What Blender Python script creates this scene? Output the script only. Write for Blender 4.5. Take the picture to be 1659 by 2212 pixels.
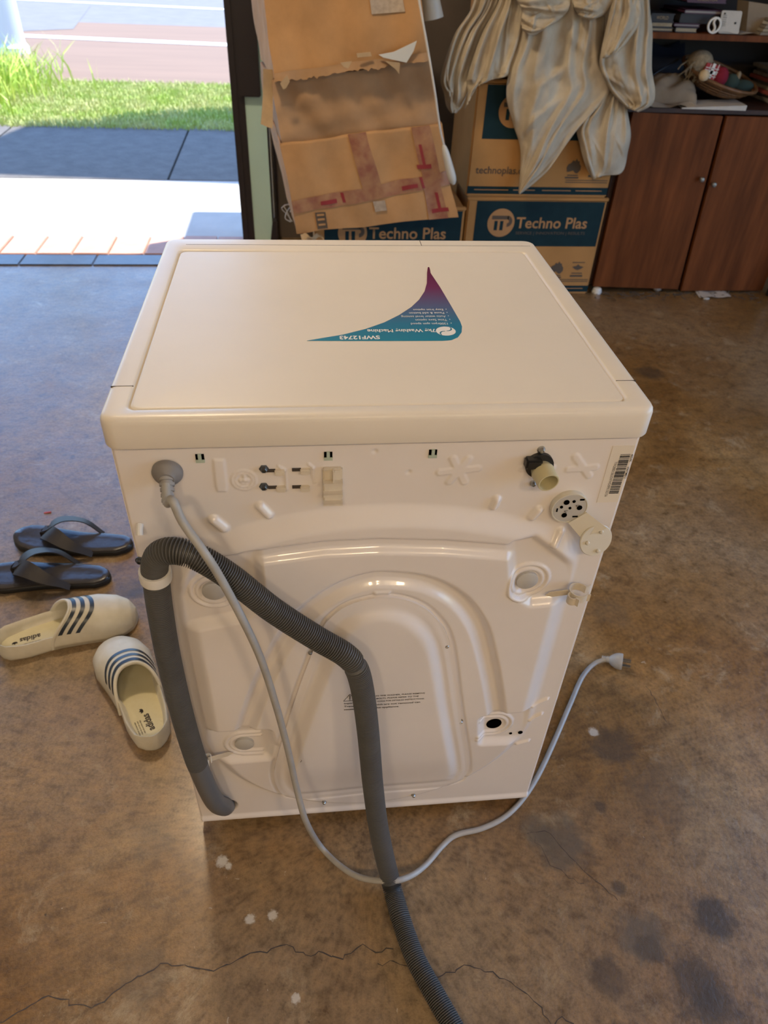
import bpy, bmesh, math, random
import numpy as np
from mathutils import Vector, Matrix, Euler
random.seed(7); RNG = np.random.default_rng(7)
for o in list(bpy.data.objects): bpy.data.objects.remove(o)
SC = bpy.context.scene; COL = SC.collection
# ------------------------------------------------------------------ camera
CAM_LOC = (-0.08501, -0.65684, 1.25025)
CAM_ROT = (0.883874, -0.039092, -0.099355)
FPX, IW, IH = 1552.09, 1659, 2212
cd = bpy.data.cameras.new('camera'); cam = bpy.data.objects.new('camera', cd); COL.objects.link(cam)
cam.location = CAM_LOC; cam.rotation_euler = CAM_ROT
cd.sensor_fit = 'VERTICAL'; cd.sensor_height = 34.6; cd.lens = FPX/IH*34.6
cd.clip_start = .02; cd.clip_end = 400
cd.dof.use_dof = True; cd.dof.focus_distance = .98; cd.dof.aperture_fstop = cd.lens/3.4
SC.camera = cam
CR = np.array(Euler(CAM_ROT, 'XYZ').to_matrix()); CL = np.array(CAM_LOC)
def at(px, py, ax, v):
    """world point that a measured photo point takes on a real plane (axis ax = v)"""
    d = CR @ np.array([px-IW/2, IH/2-py, -FPX]); t = (v-CL[ax])/d[ax]
    return CL + t*d
# ------------------------------------------------------------------ world, sun, exposure
W = bpy.data.worlds.new('world'); SC.world = W; W.use_nodes = True
nt = W.node_tree; bg = nt.nodes['Background']
sky = nt.nodes.new('ShaderNodeTexSky'); sky.sky_type = 'NISHITA'; sky.sun_disc = False
sky.sun_elevation = math.radians(62); sky.sun_rotation = math.radians(62); sky.air_density = 1.0; sky.dust_density = .6; sky.ozone_density = 1.2
tint = nt.nodes.new('ShaderNodeMix'); tint.data_type = 'RGBA'; tint.blend_type = 'MULTIPLY'; tint.inputs[0].default_value = 1; tint.inputs[7].default_value = (.78, .98, 1.22, 1)
nt.links.new(sky.outputs[0], tint.inputs[6]); nt.links.new(tint.outputs[2], bg.inputs[0]); bg.inputs[1].default_value = .5
sd = bpy.data.lights.new('sun', 'SUN'); sd.energy = 9; sd.angle = math.radians(.53); sd.color = (1, .96, .9)
sun = bpy.data.objects.new('sun', sd); COL.objects.link(sun)
SUN_TO = Vector((.882*math.cos(math.radians(75)), .471*math.cos(math.radians(75)), math.sin(math.radians(75))))
sun.rotation_euler = SUN_TO.to_track_quat('Z', 'Y').to_euler(); sun.location = (3, 5, 9)
SC.view_settings.view_transform = 'Standard'; SC.view_settings.look = 'None'
SC.view_settings.exposure = .3; SC.view_settings.gamma = 1; SC.view_settings.use_curve_mapping = False
LAMP_STRENGTH = 95

# ------------------------------------------------------------------ materials
def lin(c):
    return tuple(((x/255)/12.92 if x/255 <= .04045 else ((x/255+.055)/1.055)**2.4) for x in c) + (1,)
def M(name, col, rough=.5, metal=0, var=0., scale=20, col2=None, bump=0., bscale=None, spec=.5, alpha=1, trans=0, emit=0, sss=0, stretch=None, coat=0):
    m = bpy.data.materials.new(name); m.use_nodes = True; t = m.node_tree; b = t.nodes['Principled BSDF']
    c = col if len(col) == 4 else tuple(col)+(1,)
    b.inputs['Base Color'].default_value = c; b.inputs['Roughness'].default_value = rough; b.inputs['Metallic'].default_value = metal
    b.inputs['Specular IOR Level'].default_value = spec
    b.inputs['Alpha'].default_value = alpha; b.inputs['Transmission Weight'].default_value = trans
    b.inputs['Coat Weight'].default_value = coat
    if sss: b.inputs['Subsurface Weight'].default_value = sss; b.inputs['Subsurface Radius'].default_value = (.01, .01, .01)
    if emit: b.inputs['Emission Color'].default_value = c; b.inputs['Emission Strength'].default_value = emit
    if var or bump:
        tc = t.nodes.new('ShaderNodeTexCoord'); mp = t.nodes.new('ShaderNodeMapping'); t.links.new(tc.outputs['Object'], mp.inputs[0])
        if stretch: mp.inputs['Scale'].default_value = stretch
        n = t.nodes.new('ShaderNodeTexNoise'); n.inputs['Scale'].default_value = scale; n.inputs['Detail'].default_value = 6; n.inputs['Roughness'].default_value = .6
        t.links.new(mp.outputs[0], n.inputs['Vector'])
        if var:
            r = t.nodes.new('ShaderNodeValToRGB'); e = r.color_ramp.elements
            c2 = col2 if col2 is not None else tuple(x*(1-var) for x in c[:3])
            e[0].position = .35; e[1].position = .68; e[0].color = tuple(c2[:3])+(1,); e[1].color = c
            t.links.new(n.outputs['Fac'], r.inputs[0]); t.links.new(r.outputs[0], b.inputs['Base Color'])
        if bump:
            n2 = t.nodes.new('ShaderNodeTexNoise'); n2.inputs['Scale'].default_value = bscale or scale*3; n2.inputs['Detail'].default_value = 5
            t.links.new(mp.outputs[0], n2.inputs['Vector'])
            bp = t.nodes.new('ShaderNodeBump'); bp.inputs['Strength'].default_value = 1; bp.inputs['Distance'].default_value = bump
            t.links.new(n2.outputs['Fac'], bp.inputs['Height']); t.links.new(bp.outputs[0], b.inputs['Normal'])
    return m
mt = {}
mt['enamel'] = M('white_enamel', (.78, .735, .715), .22, spec=.5, var=.05, scale=6, coat=.3)
mt['lid'] = M('lid_plastic', (.80, .745, .665), .33, var=.07, scale=5)
mt['lidpanel'] = M('lid_laminate', (.79, .735, .65), .38, var=.05, scale=4, bump=.00008, bscale=500)
mt['grime'] = M('dark_seam', (.06, .05, .045), .8)
mt['hose'] = M('grey_hose_plastic', (.115, .115, .115), .45, var=.15, scale=30)
mt['hosesmooth'] = M('grey_smooth_hose', (.115, .117, .12), .42)
mt['cord'] = M('grey_cord_rubber', (.40, .39, .37), .42, var=.15, scale=40)
mt['grommet'] = M('grommet_rubber', (.22, .21, .21), .55)
mt['strain'] = M('strain_relief_rubber', (.32, .31, .30), .5)
mt['white'] = M('white_plastic', (.74, .73, .70), .4)
mt['ivory'] = M('ivory_plastic', (.68, .61, .50), .4, var=.1, scale=60)
mt['valve'] = M('yellowed_plastic', (.55, .50, .31), .3, sss=.3)
mt['black'] = M('black_plastic', (.012, .012, .012), .45)
mt['hole'] = M('dark_hole', (.002, .002, .002), .9, spec=0)
mt['bolt'] = M('dark_steel_bolt', (.13, .14, .15), .3, metal=.9)
mt['steel'] = M('zinc_steel', (.45, .45, .44), .32, metal=1)
mt['greycap'] = M('grey_cap_plastic', (.50, .49, .47), .45, var=.1, scale=30)
mt['flap'] = M('translucent_cap', (.64, .61, .53), .35, sss=.5)
mt['green'] = M('pale_green_clip', (.42, .50, .42), .5)
mt['paper'] = M('label_paper', (.72, .66, .57), .55)
mt['ink'] = M('black_ink', (.02, .018, .018), .6)
mt['print_white'] = M('white_print', (.82, .82, .82), .45)
mt['card'] = M('cardboard', (.50, .275, .12), .8, var=.22, scale=7, bump=.0006, bscale=60, spec=.2)
mt['cardold'] = M('old_cardboard', (.42, .25, .13), .8, var=.25, scale=6, bump=.0008, bscale=50, spec=.2)
mt['cardlight'] = M('torn_cardboard', (.52, .36, .2), .85, var=.2, scale=20)
mt['cardTP'] = M('printed_carton_board', (.47, .245, .088), .8, var=.12, scale=8, spec=.08)
mt['teal'] = M('dark_teal_print', (.012, .035, .045), .7, var=.2, scale=20, spec=.12)
mt['orange'] = M('bare_board_print', (.41, .215, .085), .75)
mt['brownink'] = M('brown_ink', (.09, .065, .045), .7)
mt['tape'] = M('red_print_tape', (.25, .085, .05), .35, var=.45, scale=22, col2=(.37, .19, .09), coat=.2)
mt['tapered'] = M('tape_red_lettering', (.25, .02, .025), .35)
mt['foam'] = M('white_packing_foam', (.62, .62, .58), .6)
mt['wrap'] = M('clear_tape_patch', (.46, .36, .27), .4, var=.3, scale=60)
mt['cloth'] = M('cream_drop_cloth', (.60, .525, .405), .9, var=.3, scale=11, bump=.0009, bscale=70, spec=.1, col2=(.46, .39, .295))
mt['wood'] = M('reddish_wood_veneer', (.20, .062, .018), .45, var=.5, scale=4, stretch=(5, 5, .5), spec=.1)
mt['wooddark'] = M('dark_wood', (.05, .02, .012), .6, var=.3, scale=8, stretch=(6, 6, .7))
mt['backdark'] = M('dark_back_board', (.035, .028, .026), .8)
mt['knob'] = M('brushed_knob', (.25, .24, .22), .4, metal=.8)
mt['clog'] = M('cream_foam_rubber', (.72, .68, .57), .5, var=.18, scale=14, col2=(.58, .54, .42))
mt['clogbed'] = M('yellowed_footbed', (.60, .54, .33), .6, var=.2, scale=12, col2=(.68, .64, .46))
mt['navy'] = M('navy_stripe_print', (.025, .04, .06), .35, var=.5, scale=40)
mt['thong'] = M('worn_black_leather', (.055, .048, .046), .24, var=.4, scale=14, bump=.0007, bscale=60)
mt['thongstrap'] = M('black_leather_strap', (.022, .018, .017), .5, bump=.0004, bscale=80)
mt['frame'] = M('dark_brown_steel', (.022, .016, .018), .4)
mt['mint'] = M('mint_paint', (.62, .88, .80), .5, var=.05, scale=4)
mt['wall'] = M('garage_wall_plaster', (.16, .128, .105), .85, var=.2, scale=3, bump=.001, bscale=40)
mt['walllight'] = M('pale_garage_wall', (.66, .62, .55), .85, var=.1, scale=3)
mt['ceil'] = M('garage_ceiling', (.72, .68, .6), .9)
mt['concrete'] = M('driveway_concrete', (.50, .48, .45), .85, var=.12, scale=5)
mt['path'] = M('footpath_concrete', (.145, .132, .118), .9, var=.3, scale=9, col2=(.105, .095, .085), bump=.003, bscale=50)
mt['tile'] = M('terracotta_tile', (.50, .27, .19), .6, var=.15, scale=15)
mt['slate'] = M('dark_threshold', (.11, .105, .105), .3, var=.3, scale=20)
mt['red'] = M('red_road_surface', (.19, .122, .082), .9, var=.12, scale=2, stretch=(.3, 2, 1))
mt['asphalt'] = M('grey_asphalt', (.155, .15, .15), .9, var=.15, scale=4)
mt['roadline'] = M('white_road_paint', (.75, .75, .74), .7)
mt['soil'] = M('dry_soil', (.30, .30, .12), .95, var=.3, scale=12)
mt['grass'] = M('grass_blade', (.36, .50, .07), .6, var=.5, scale=3, col2=(.55, .54, .22))
mt['grassy'] = M('lush_grass_blade', (.34, .54, .04), .5, var=.5, scale=6, col2=(.58, .62, .12))
mt['pole'] = M('pale_pole_paint', (.62, .63, .62), .6)
mt['chrome'] = M('chrome', (.7, .7, .72), .12, metal=1)
mt['brick'] = M('outer_brick', (.28, .16, .11), .9, var=.3, scale=12)
mt['lampm'] = M('lamp_shade_metal', (.60, .585, .54), .4)
mt['cable'] = M('white_cable', (.62, .59, .55), .45)
mt['bulb'] = M('warm_lamp', (1, .74, .45), .5, emit=LAMP_STRENGTH)
mt['bulbfill'] = M('warm_fill_lamp', (1, .77, .50), .5, emit=LAMP_STRENGTH*1.35)  # glow of the added fill lamp near the cartons
mt['wicker'] = M('wicker_cane', (.22, .105, .04), .5, var=.4, scale=40)
mt['wool'] = M('beige_wool', (.36, .29, .19), .95, var=.4, scale=80)
mt['maroon'] = M('maroon_wool', (.22, .01, .03), .95, bump=.002, bscale=150)
mt['greenf'] = M('dark_green_felt', (.035, .06, .05), .95)
mt['plaid'] = M('red_check_fabric', (.40, .05, .06), .9)
mt['cream'] = M('cream_felt', (.62, .5, .33), .95)
mt['linen'] = M('beige_cushion_fabric', (.33, .26, .185), .85, var=.2, scale=10, bump=.001, bscale=120)
mt['navyb'] = M('navy_bag_nylon', (.008, .012, .03), .6)
mt['bookdark'] = M('dark_book_cover', (.022, .02, .024), .55)
mt['bookplum'] = M('plum_book_cover', (.07, .02, .05), .5)
mt['pages'] = M('book_pages', (.42, .36, .26), .8, var=.25, scale=120, stretch=(1, 1, 12))
mt['pagesg'] = M('grey_book_pages', (.33, .32, .31), .8)
mt['gold'] = M('pale_gold_print', (.30, .22, .12), .5)
mt['newsprint'] = M('newsprint', (.36, .31, .25), .85, var=.4, scale=25)
mt['paperw'] = M('white_paper', (.58, .56, .52), .7, var=.1, scale=20)
mt['redpaper'] = M('red_pamphlet', (.40, .09, .07), .6)
mt['whitemetal'] = M('white_enamelled_steel', (.7, .7, .7), .3)
mt['redscrap'] = M('red_scrap', (.5, .06, .04), .6)
mt['debris'] = M('dust_and_lint', (.12, .10, .085), .95, var=.5, scale=60)

def sticker_mat():
    m = bpy.data.materials.new('gradient_sticker_vinyl'); m.use_nodes = True; t = m.node_tree; b = t.nodes['Principled BSDF']
    b.inputs['Roughness'].default_value = .35
    tc = t.nodes.new('ShaderNodeTexCoord'); sp = t.nodes.new('ShaderNodeSeparateXYZ'); mr = t.nodes.new('ShaderNodeMapRange'); r = t.nodes.new('ShaderNodeValToRGB')
    t.links.new(tc.outputs['Generated'], sp.inputs[0]); t.links.new(sp.outputs['Y'], r.inputs[0])
    e = r.color_ramp.elements; e[0].position = 0; e[0].color = lin((28, 132, 165)); e[1].position = 1; e[1].color = lin((96, 20, 62))
    for p_, c_ in ((.2, (40, 120, 158)), (.42, (85, 98, 140)), (.68, (110, 42, 92))):
        q = e.new(p_); q.color = lin(c_)
    t.links.new(r.outputs[0], b.inputs['Base Color']); return m
mt['sticker'] = sticker_mat()

def floor_mat():
    m = bpy.data.materials.new('worn_brown_concrete'); m.use_nodes = True; t = m.node_tree; b = t.nodes['Principled BSDF']; N = t.nodes.new; L = t.links.new
    geo = N('ShaderNodeNewGeometry')
    def noise(s, d=6, r=.6, dist=0):
        n = N('ShaderNodeTexNoise'); n.inputs['Scale'].default_value = s; n.inputs['Detail'].default_value = d; n.inputs['Roughness'].default_value = r; n.inputs['Distortion'].default_value = dist
        L(geo.outputs['Position'], n.inputs['Vector']); return n.outputs['Fac']
    def ramp(f, pts):
        r = N('ShaderNodeValToRGB'); e = r.color_ramp.elements
        while len(e) < len(pts): e.new(.5)
        for k, (p_, c_) in enumerate(pts): e[k].position = p_; e[k].color = tuple(c_)+(1,) if len(c_) == 3 else c_
        L(f, r.inputs[0]); return r.outputs[0]
    def mix(f, a, c, mode='MIX'):
        x = N('ShaderNodeMix'); x.data_type = 'RGBA'; x.blend_type = mode
        if isinstance(f, float): x.inputs[0].default_value = f
        else: L(f, x.inputs[0])
        for s, v in ((6, a), (7, c)):
            if isinstance(v, tuple): x.inputs[s].default_value = v
            else: L(v, x.inputs[s])
        return x.outputs[2]
    base = ramp(noise(2.3, 8, .62, .6), [(.28, (.150, .072, .016)), (.5, (.245, .135, .042)), (.72, (.37, .245, .108))])
    g = ramp(noise(1.1, 5, .55), [(.42, (0, 0, 0)), (.7, (1, 1, 1))])
    base = mix(g, base, (.25, .185, .115, 1))
    mott = ramp(noise(28, 6, .7), [(.30, (.42, .38, .34)), (.50, (1, 1, 1)), (.72, (1.42, 1.36, 1.26))])
    base = mix(.8, base, mott, 'MULTIPLY')
    fine = ramp(noise(110, 5, .75), [(.36, (.62, .58, .54)), (.52, (1, 1, 1)), (.68, (1.25, 1.22, 1.16))]); base = mix(.8, base, fine, 'MULTIPLY')
    lt = ramp(noise(9, 10, .78, .4), [(.56, (0, 0, 0)), (.68, (.75, .75, .75))])
    base = mix(lt, base, (.42, .325, .195, 1))
    spk = ramp(noise(75, 3, .6), [(.70, (0, 0, 0)), (.76, (1, 1, 1))])
    base = mix(spk, base, (.05, .03, .015, 1))
    spw = ramp(noise(60, 2, .5, 1), [(.755, (0, 0, 0)), (.78, (.7, .7, .7))])
    base = mix(spw, base, (.5, .43, .33, 1))
    wob = noise(26, 4, .6); wobf = noise(230, 4, .7)
    # oil stains and paint drips with a shape of their own: (x, y, radius, darkness, colour)
    dk = (.055, .04, .026, 1); wh = (.60, .56, .48, 1); gr = (.12, .095, .065, 1)
    S = [(.335, -.085, .052, .75, gr), (.30, -.055, .03, .55, gr), (.555, -.222, .034, .85, dk), (.426, -.245, .040, .75, gr), (.43, -.262, .022, .5, dk), (.348, -.292, .030, .6, dk),
         (.485, -.315, .045, .75, dk), (.50, -.345, .04, .7, dk), (.335, -.372, .022, .8, dk), (.501, .098, .045, .6, dk), (1.184, 1.616, .05, .7, dk), (.415, -.165, .012, .7, dk), (.43, -.02, .012, .6, dk),
         (-.255, -.066, .010, 1, wh), (-.244, -.075, .006, 1, wh), (-.204, -.163, .008, .9, wh), (-.168, -.160, .008, .9, wh), (-.131, -.280, .007, .9, wh), (.47, .135, .010, .8, wh), (.215, .02, .006, .9, wh),
         (-.70, .62, .07, .55, dk), (-.9, .66, .06, .5, dk), (-.50, .585, .02, .75, dk), (-.30, .15, .03, .35, dk), (-.36, -.23, .045, .4, gr), (-.38, -.02, .04, .3, gr), (.62, .45, .05, .3, gr), (-.52, .60, .035, .5, dk), (.72, -.16, .012, .7, dk), (.56, .0, .07, .3, gr)]
    for x, y, r_, s_, c_ in S:
        dv = N('ShaderNodeVectorMath'); dv.operation = 'DISTANCE'; L(geo.outputs['Position'], dv.inputs[0]); dv.inputs[1].default_value = (x, y, 0)
        ma = N('ShaderNodeMath'); ma.operation = 'MULTIPLY_ADD'; L(wobf if r_ < .011 else wob, ma.inputs[0]); ma.inputs[1].default_value = r_*1.6; L(dv.outputs['Value'], ma.inputs[2])
        mr = N('ShaderNodeMapRange'); L(ma.outputs[0], mr.inputs[0]); mr.inputs[1].default_value = r_*2.0; mr.inputs[2].default_value = r_*1.45; mr.inputs[3].default_value = 0; mr.inputs[4].default_value = s_
        base = mix(mr.outputs[0], base, c_)
    L(base, b.inputs['Base Color'])
    rr = N('ShaderNodeMapRange'); L(noise(7, 5), rr.inputs[0]); rr.inputs[1].default_value = .3; rr.inputs[2].default_value = .7; rr.inputs[3].default_value = .27; rr.inputs[4].default_value = .46
    L(rr.outputs[0], b.inputs['Roughness']); b.inputs['Specular IOR Level'].default_value = .5; b.inputs['Coat Weight'].default_value = .4; b.inputs['Coat Roughness'].default_value = .22; b.inputs['Coat IOR'].default_value = 1.6
    bp = N('ShaderNodeBump'); bp.inputs['Distance'].default_value = .0022; L(noise(45, 8, .7), bp.inputs['Height']); L(bp.outputs[0], b.inputs['Normal'])
    return m
mt['floor'] = floor_mat()

# ------------------------------------------------------------------ mesh helpers
class B:
    """collects shapes, linked as ONE mesh object by out()"""
    def __init__(s): s.v = []; s.f = []
    def add(s, v, f):
        k = len(s.v); s.v += [tuple(map(float, p)) for p in v]; s.f += [tuple(i+k for i in q) for q in f]; return s
    def box(s, x0, x1, y0, y1, z0, z1, bev=0):
        bm = bmesh.new(); bmesh.ops.create_cube(bm, size=1)
        for v in bm.verts: v.co = ((x0+x1)/2+v.co.x*(x1-x0), (y0+y1)/2+v.co.y*(y1-y0), (z0+z1)/2+v.co.z*(z1-z0))
        if bev: bmesh.ops.bevel(bm, geom=bm.edges[:], offset=min(bev, .45*min(abs(x1-x0), abs(y1-y0), abs(z1-z0))), segments=2, affect='EDGES')
        s.bm(bm); return s
    def bm(s, bm):
        bm.verts.index_update(); s.add([v.co[:] for v in bm.verts], [[v.index for v in f.verts] for f in bm.faces]); bm.free()
    def hexa(s, p):  # 8 points: bottom 4 ccw, top 4 ccw
        return s.add(p, [(3, 2, 1, 0), (4, 5, 6, 7), (0, 1, 5, 4), (1, 2, 6, 5), (2, 3, 7, 6), (3, 0, 4, 7)])
    def grid(s, P, closeu=False, closev=False):
        P = np.asarray(P); n, m = P.shape[:2]; f = []
        for i in range(n if closeu else n-1):
            for j in range(m if closev else m-1):
                a, b_ = i, (i+1) % n; c, d = j, (j+1) % m
                f.append((a*m+c, b_*m+c, b_*m+d, a*m+d))
        return s.add(P.reshape(-1, 3), f)
    def loft(s, rings, cap0=True, cap1=True):
        n = len(rings[0]); k = len(s.v); s.grid(rings, closev=True)
        if cap0: s.f.append(tuple(k+i for i in range(n))[::-1])
        if cap1: s.f.append(tuple(k+(len(rings)-1)*n+i for i in range(n)))
        return s
    def tube(s, pts, r, n=12, caps=True):
        pts = np.asarray(pts, float); m = len(pts); r = np.broadcast_to(np.asarray(r, float), (m,))
        T = np.gradient(pts, axis=0); T /= np.linalg.norm(T, axis=1)[:, None]+1e-12
        u = np.cross(T[0], [0, 0, 1.]); 
        if np.linalg.norm(u) < .1: u = np.cross(T[0], [1., 0, 0])
        u /= np.linalg.norm(u); a = np.linspace(0, 2*np.pi, n, endpoint=False); R = []
        for i in range(m):
            u = u-T[i]*np.dot(u, T[i]); u /= np.linalg.norm(u); w = np.cross(T[i], u)
            R.append(pts[i]+r[i]*(np.cos(a)[:, None]*u+np.sin(a)[:, None]*w))
        return s.loft(R, caps, caps)
    def lathe(s, prof, o, ax, n=24, caps=True):  # prof: (radius, height along ax)
        ax = Vector(ax).normalized(); q = ax.to_track_quat('Z', 'Y').to_matrix(); o = Vector(o)
        R = [[o+q@Vector((r*math.cos(t*2*math.pi/n), r*math.sin(t*2*math.pi/n), h)) for t in range(n)] for r, h in prof]
        return s.loft(R, caps, caps)
    def poly(s, pts, n, d):  # flat polygon prism extruded along n by d
        p = [Vector(q) for q in pts]; e = Vector(n).normalized()*d; k = len(p)
        return s.add([q[:] for q in p]+[(q+e)[:] for q in p], [tuple(range(k))[::-1], tuple(range(k, 2*k))]+[(i, (i+1) % k, k+(i+1) % k, k+i) for i in range(k)])
    def ball(s, c, r, n=16, sc=(1, 1, 1)):
        P = [[(c[0]+r*sc[0]*math.sin(a)*math.cos(t), c[1]+r*sc[1]*math.sin(a)*math.sin(t), c[2]+r*sc[2]*math.cos(a)) for t in np.linspace(0, 2*math.pi, n, endpoint=False)] for a in np.linspace(.02, math.pi-.02, n//2+2)]
        return s.loft(P)
    def out(s, name, mat, parent=None, smooth=35, local=False):
        me = bpy.data.meshes.new(name); v = s.v
        if parent is not None and not local:
            off = parent.location if parent.parent is None else parent.parent.location
            v = [(p[0]-off.x, p[1]-off.y, p[2]-off.z) for p in v]
        me.from_pydata(v, [], s.f); me.update()
        bm = bmesh.new(); bm.from_mesh(me); bmesh.ops.recalc_face_normals(bm, faces=bm.faces); bm.to_mesh(me); bm.free()
        me.materials.append(mt[mat] if isinstance(mat, str) else mat)
        if smooth:
            me.polygons.foreach_set('use_smooth', [True]*len(me.polygons))
            if smooth < 180: me.set_sharp_from_angle(angle=math.radians(smooth))
        o = bpy.data.objects.new(name, me); COL.objects.link(o)
        if parent is not None: o.parent = parent
        return o
def thing(name, label, cat, loc=(0, 0, 0), rz=0, group=None):
    o = bpy.data.objects.new(name, None); COL.objects.link(o); o.location = loc; o.rotation_euler = (0, 0, rz); o.empty_display_size = .05
    o['label'] = label; o['category'] = cat
    if group: o['group'] = group
    return o
def tag(o, label, cat, group=None):
    o['label'] = label; o['category'] = cat
    if group: o['group'] = group
    return o
def struct(o): o['kind'] = 'structure'; return o
def spline(P, n, closed=False):
    P = np.asarray(P, float); m = len(P)
    if not closed: P = np.vstack([2*P[0]-P[1], P, 2*P[-1]-P[-2]])
    else: P = np.vstack([P[-1], P, P[0], P[1]])
    segs = m if closed else m-1; out = []
    for t in np.linspace(0, segs, n, endpoint=not closed):
        i = min(int(t), segs-1); f = t-i; a, b_, c, d = P[i:i+4]
        out.append(.5*((2*b_)+(-a+c)*f+(2*a-5*b_+4*c-d)*f*f+(-a+3*b_-3*c+d)*f**3))
    return np.array(out)
def resample(P, step):
    P = np.asarray(P); d = np.r_[0, np.cumsum(np.linalg.norm(np.diff(P, axis=0), axis=1))]; n = max(2, int(d[-1]/step)+1); t = np.linspace(0, d[-1], n)
    return np.stack([np.interp(t, d, P[:, k]) for k in range(3)], 1)
def text(body, size, mat, pos, right, up, parent, name='lettering', bold=0, width=None, align='LEFT', spacing=1, local=False):
    c = bpy.data.curves.new(name, 'FONT'); c.body = body; c.size = size; c.align_x = align; c.offset = bold*size; c.space_character = spacing; c.resolution_u = 3; c.fill_mode = 'FRONT'
    o = bpy.data.objects.new('tmp', c); COL.objects.link(o); dg = bpy.context.evaluated_depsgraph_get()
    me = bpy.data.meshes.new_from_object(o.evaluated_get(dg)); bpy.data.objects.remove(o)
    r = Vector(right).normalized(); u = Vector(up).normalized(); n = r.cross(u)
    sx = 1
    if width and len(me.vertices):
        xs = [v.co.x for v in me.vertices]; sx = width/(max(xs)-min(xs))
    off = Vector((0, 0, 0)) if (parent is None or local) else (parent.location if parent.parent is None else parent.parent.location)
    for v in me.vertices: v.co = Vector(pos)-off+r*(v.co.x*sx)+u*v.co.y+n*v.co.z
    me.materials.clear(); me.materials.append(mt[mat]); me.name = name
    o = bpy.data.objects.new(name, me); COL.objects.link(o)
    if parent is not None: o.parent = parent
    return o
def smooth(a, b, x):
    t = np.clip((x-a)/(b-a), 0, 1); return t*t*(3-2*t)
def sd_line(X, Z, P):
    d = np.full(X.shape, 9.)
    for (ax, az), (bx, bz) in zip(P[:-1], P[1:]):
        ex, ez = bx-ax, bz-az; t = np.clip(((X-ax)*ex+(Z-az)*ez)/(ex*ex+ez*ez+1e-12), 0, 1)
        d = np.minimum(d, np.hypot(X-ax-t*ex, Z-az-t*ez))
    return d
def sd_poly(X, Z, P):
    P = np.asarray(P); Q = np.vstack([P, P[:1]]); d = sd_line(X, Z, Q); ins = np.zeros(X.shape, bool)
    for (ax, az), (bx, bz) in zip(Q[:-1], Q[1:]):
        c = ((az > Z) != (bz > Z)) & (X < (bx-ax)*(Z-az)/(bz-az+1e-12)+ax); ins ^= c
    return np.where(ins, -d, d)
def pn(x, y, z, s=1., seed=0):
    """cheap smooth vector noise by position"""
    r = np.random.default_rng(seed); o = np.zeros(np.broadcast(x, y, z).shape)
    for k in range(7):
        w = r.normal(size=3)*s*(1+.5*k); o = o+np.sin(w[0]*x+w[1]*y+w[2]*z+r.uniform(0, 6.3))/(1+.55*k)
    return o/2.2
def XZ(px, py, y=-.012): q = at(px, py, 1, y); return (q[0], q[2])

# ------------------------------------------------------------------ THE SETTING
GX0, GX1, GY0, GY1, GH = -3.2, 2.95, -3.6, 2.67, 2.45
floor = struct(B().box(GX0, GX1, GY0, 3.06, -.12, 0).out('floor', 'floor', smooth=0))
struct(B().box(GX0, GX1, GY0, 3.07, GH, GH+.1).out('ceiling', 'ceil', smooth=0))
struct(B().box(GX0, GX1, GY0-.1, GY0, -.1, GH).out('wall_rear', 'walllight', smooth=0))
struct(B().box(GX0-.1, GX0, GY0-.1, 3.2, -.1, GH).out('wall_left', 'walllight', smooth=0))
struct(B().box(GX1, GX1+.1, GY0, -1.9, -.1, GH).box(GX1, GX1+.1, 1.3, 3.2, -.1, GH).box(GX1, GX1+.1, -1.9, 1.3, 2.1, GH).out('wall_right', 'walllight', smooth=0))
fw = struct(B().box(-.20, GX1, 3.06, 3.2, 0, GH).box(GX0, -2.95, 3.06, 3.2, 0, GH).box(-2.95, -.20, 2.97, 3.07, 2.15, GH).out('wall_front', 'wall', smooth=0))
# facade above and eave at the right of the opening
struct(B().box(GX0, GX1+.1, 2.98, 3.07, GH+.1, 3.3).out('trim_1', 'brick', smooth=0))
struct(B().box(-.04, 3.2, 3.2, 3.79, 2.57, 2.67).out('trim_2', 'whitemetal', smooth=0))
# door jamb
dj = bpy.data.objects.new('door_1', None); COL.objects.link(dj); dj.location = (-.3, 3.02, 0); struct(dj)
B().box(-.372, -.315, 2.98, 3.06, 0, 2.15, .004).box(-.366, -.345, 2.972, 2.985, 0, 2.15).out('guide_channel', 'frame', dj)
B().box(-.335, -.243, 2.95, 3.04, .64, 2.15, .004).out('track_cover', 'frame', dj)
B().box(-.315, -.226, 2.99, 3.2, 0, 2.15).out('painted_reveal', 'mint', dj)
B().box(-.226, -.20, 3.0, 3.2, 0, 2.15).out('inner_channel', 'frame', dj)
B().tube([(-.212, 2.985, z) for z in (.0, .6, 1.2, 2.1)], .006, 8).out('chrome_rod', 'chrome', dj)
B().hexa([(-.24, 2.93, .0), (-.2, 2.93, 0), (-.2, 2.98, 0), (-.24, 2.98, 0), (-.222, 2.93, .12), (-.2, 2.93, .12), (-.2, 2.98, .12), (-.222, 2.98, .12)]).out('corner_bracket', 'frame', dj)
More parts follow.
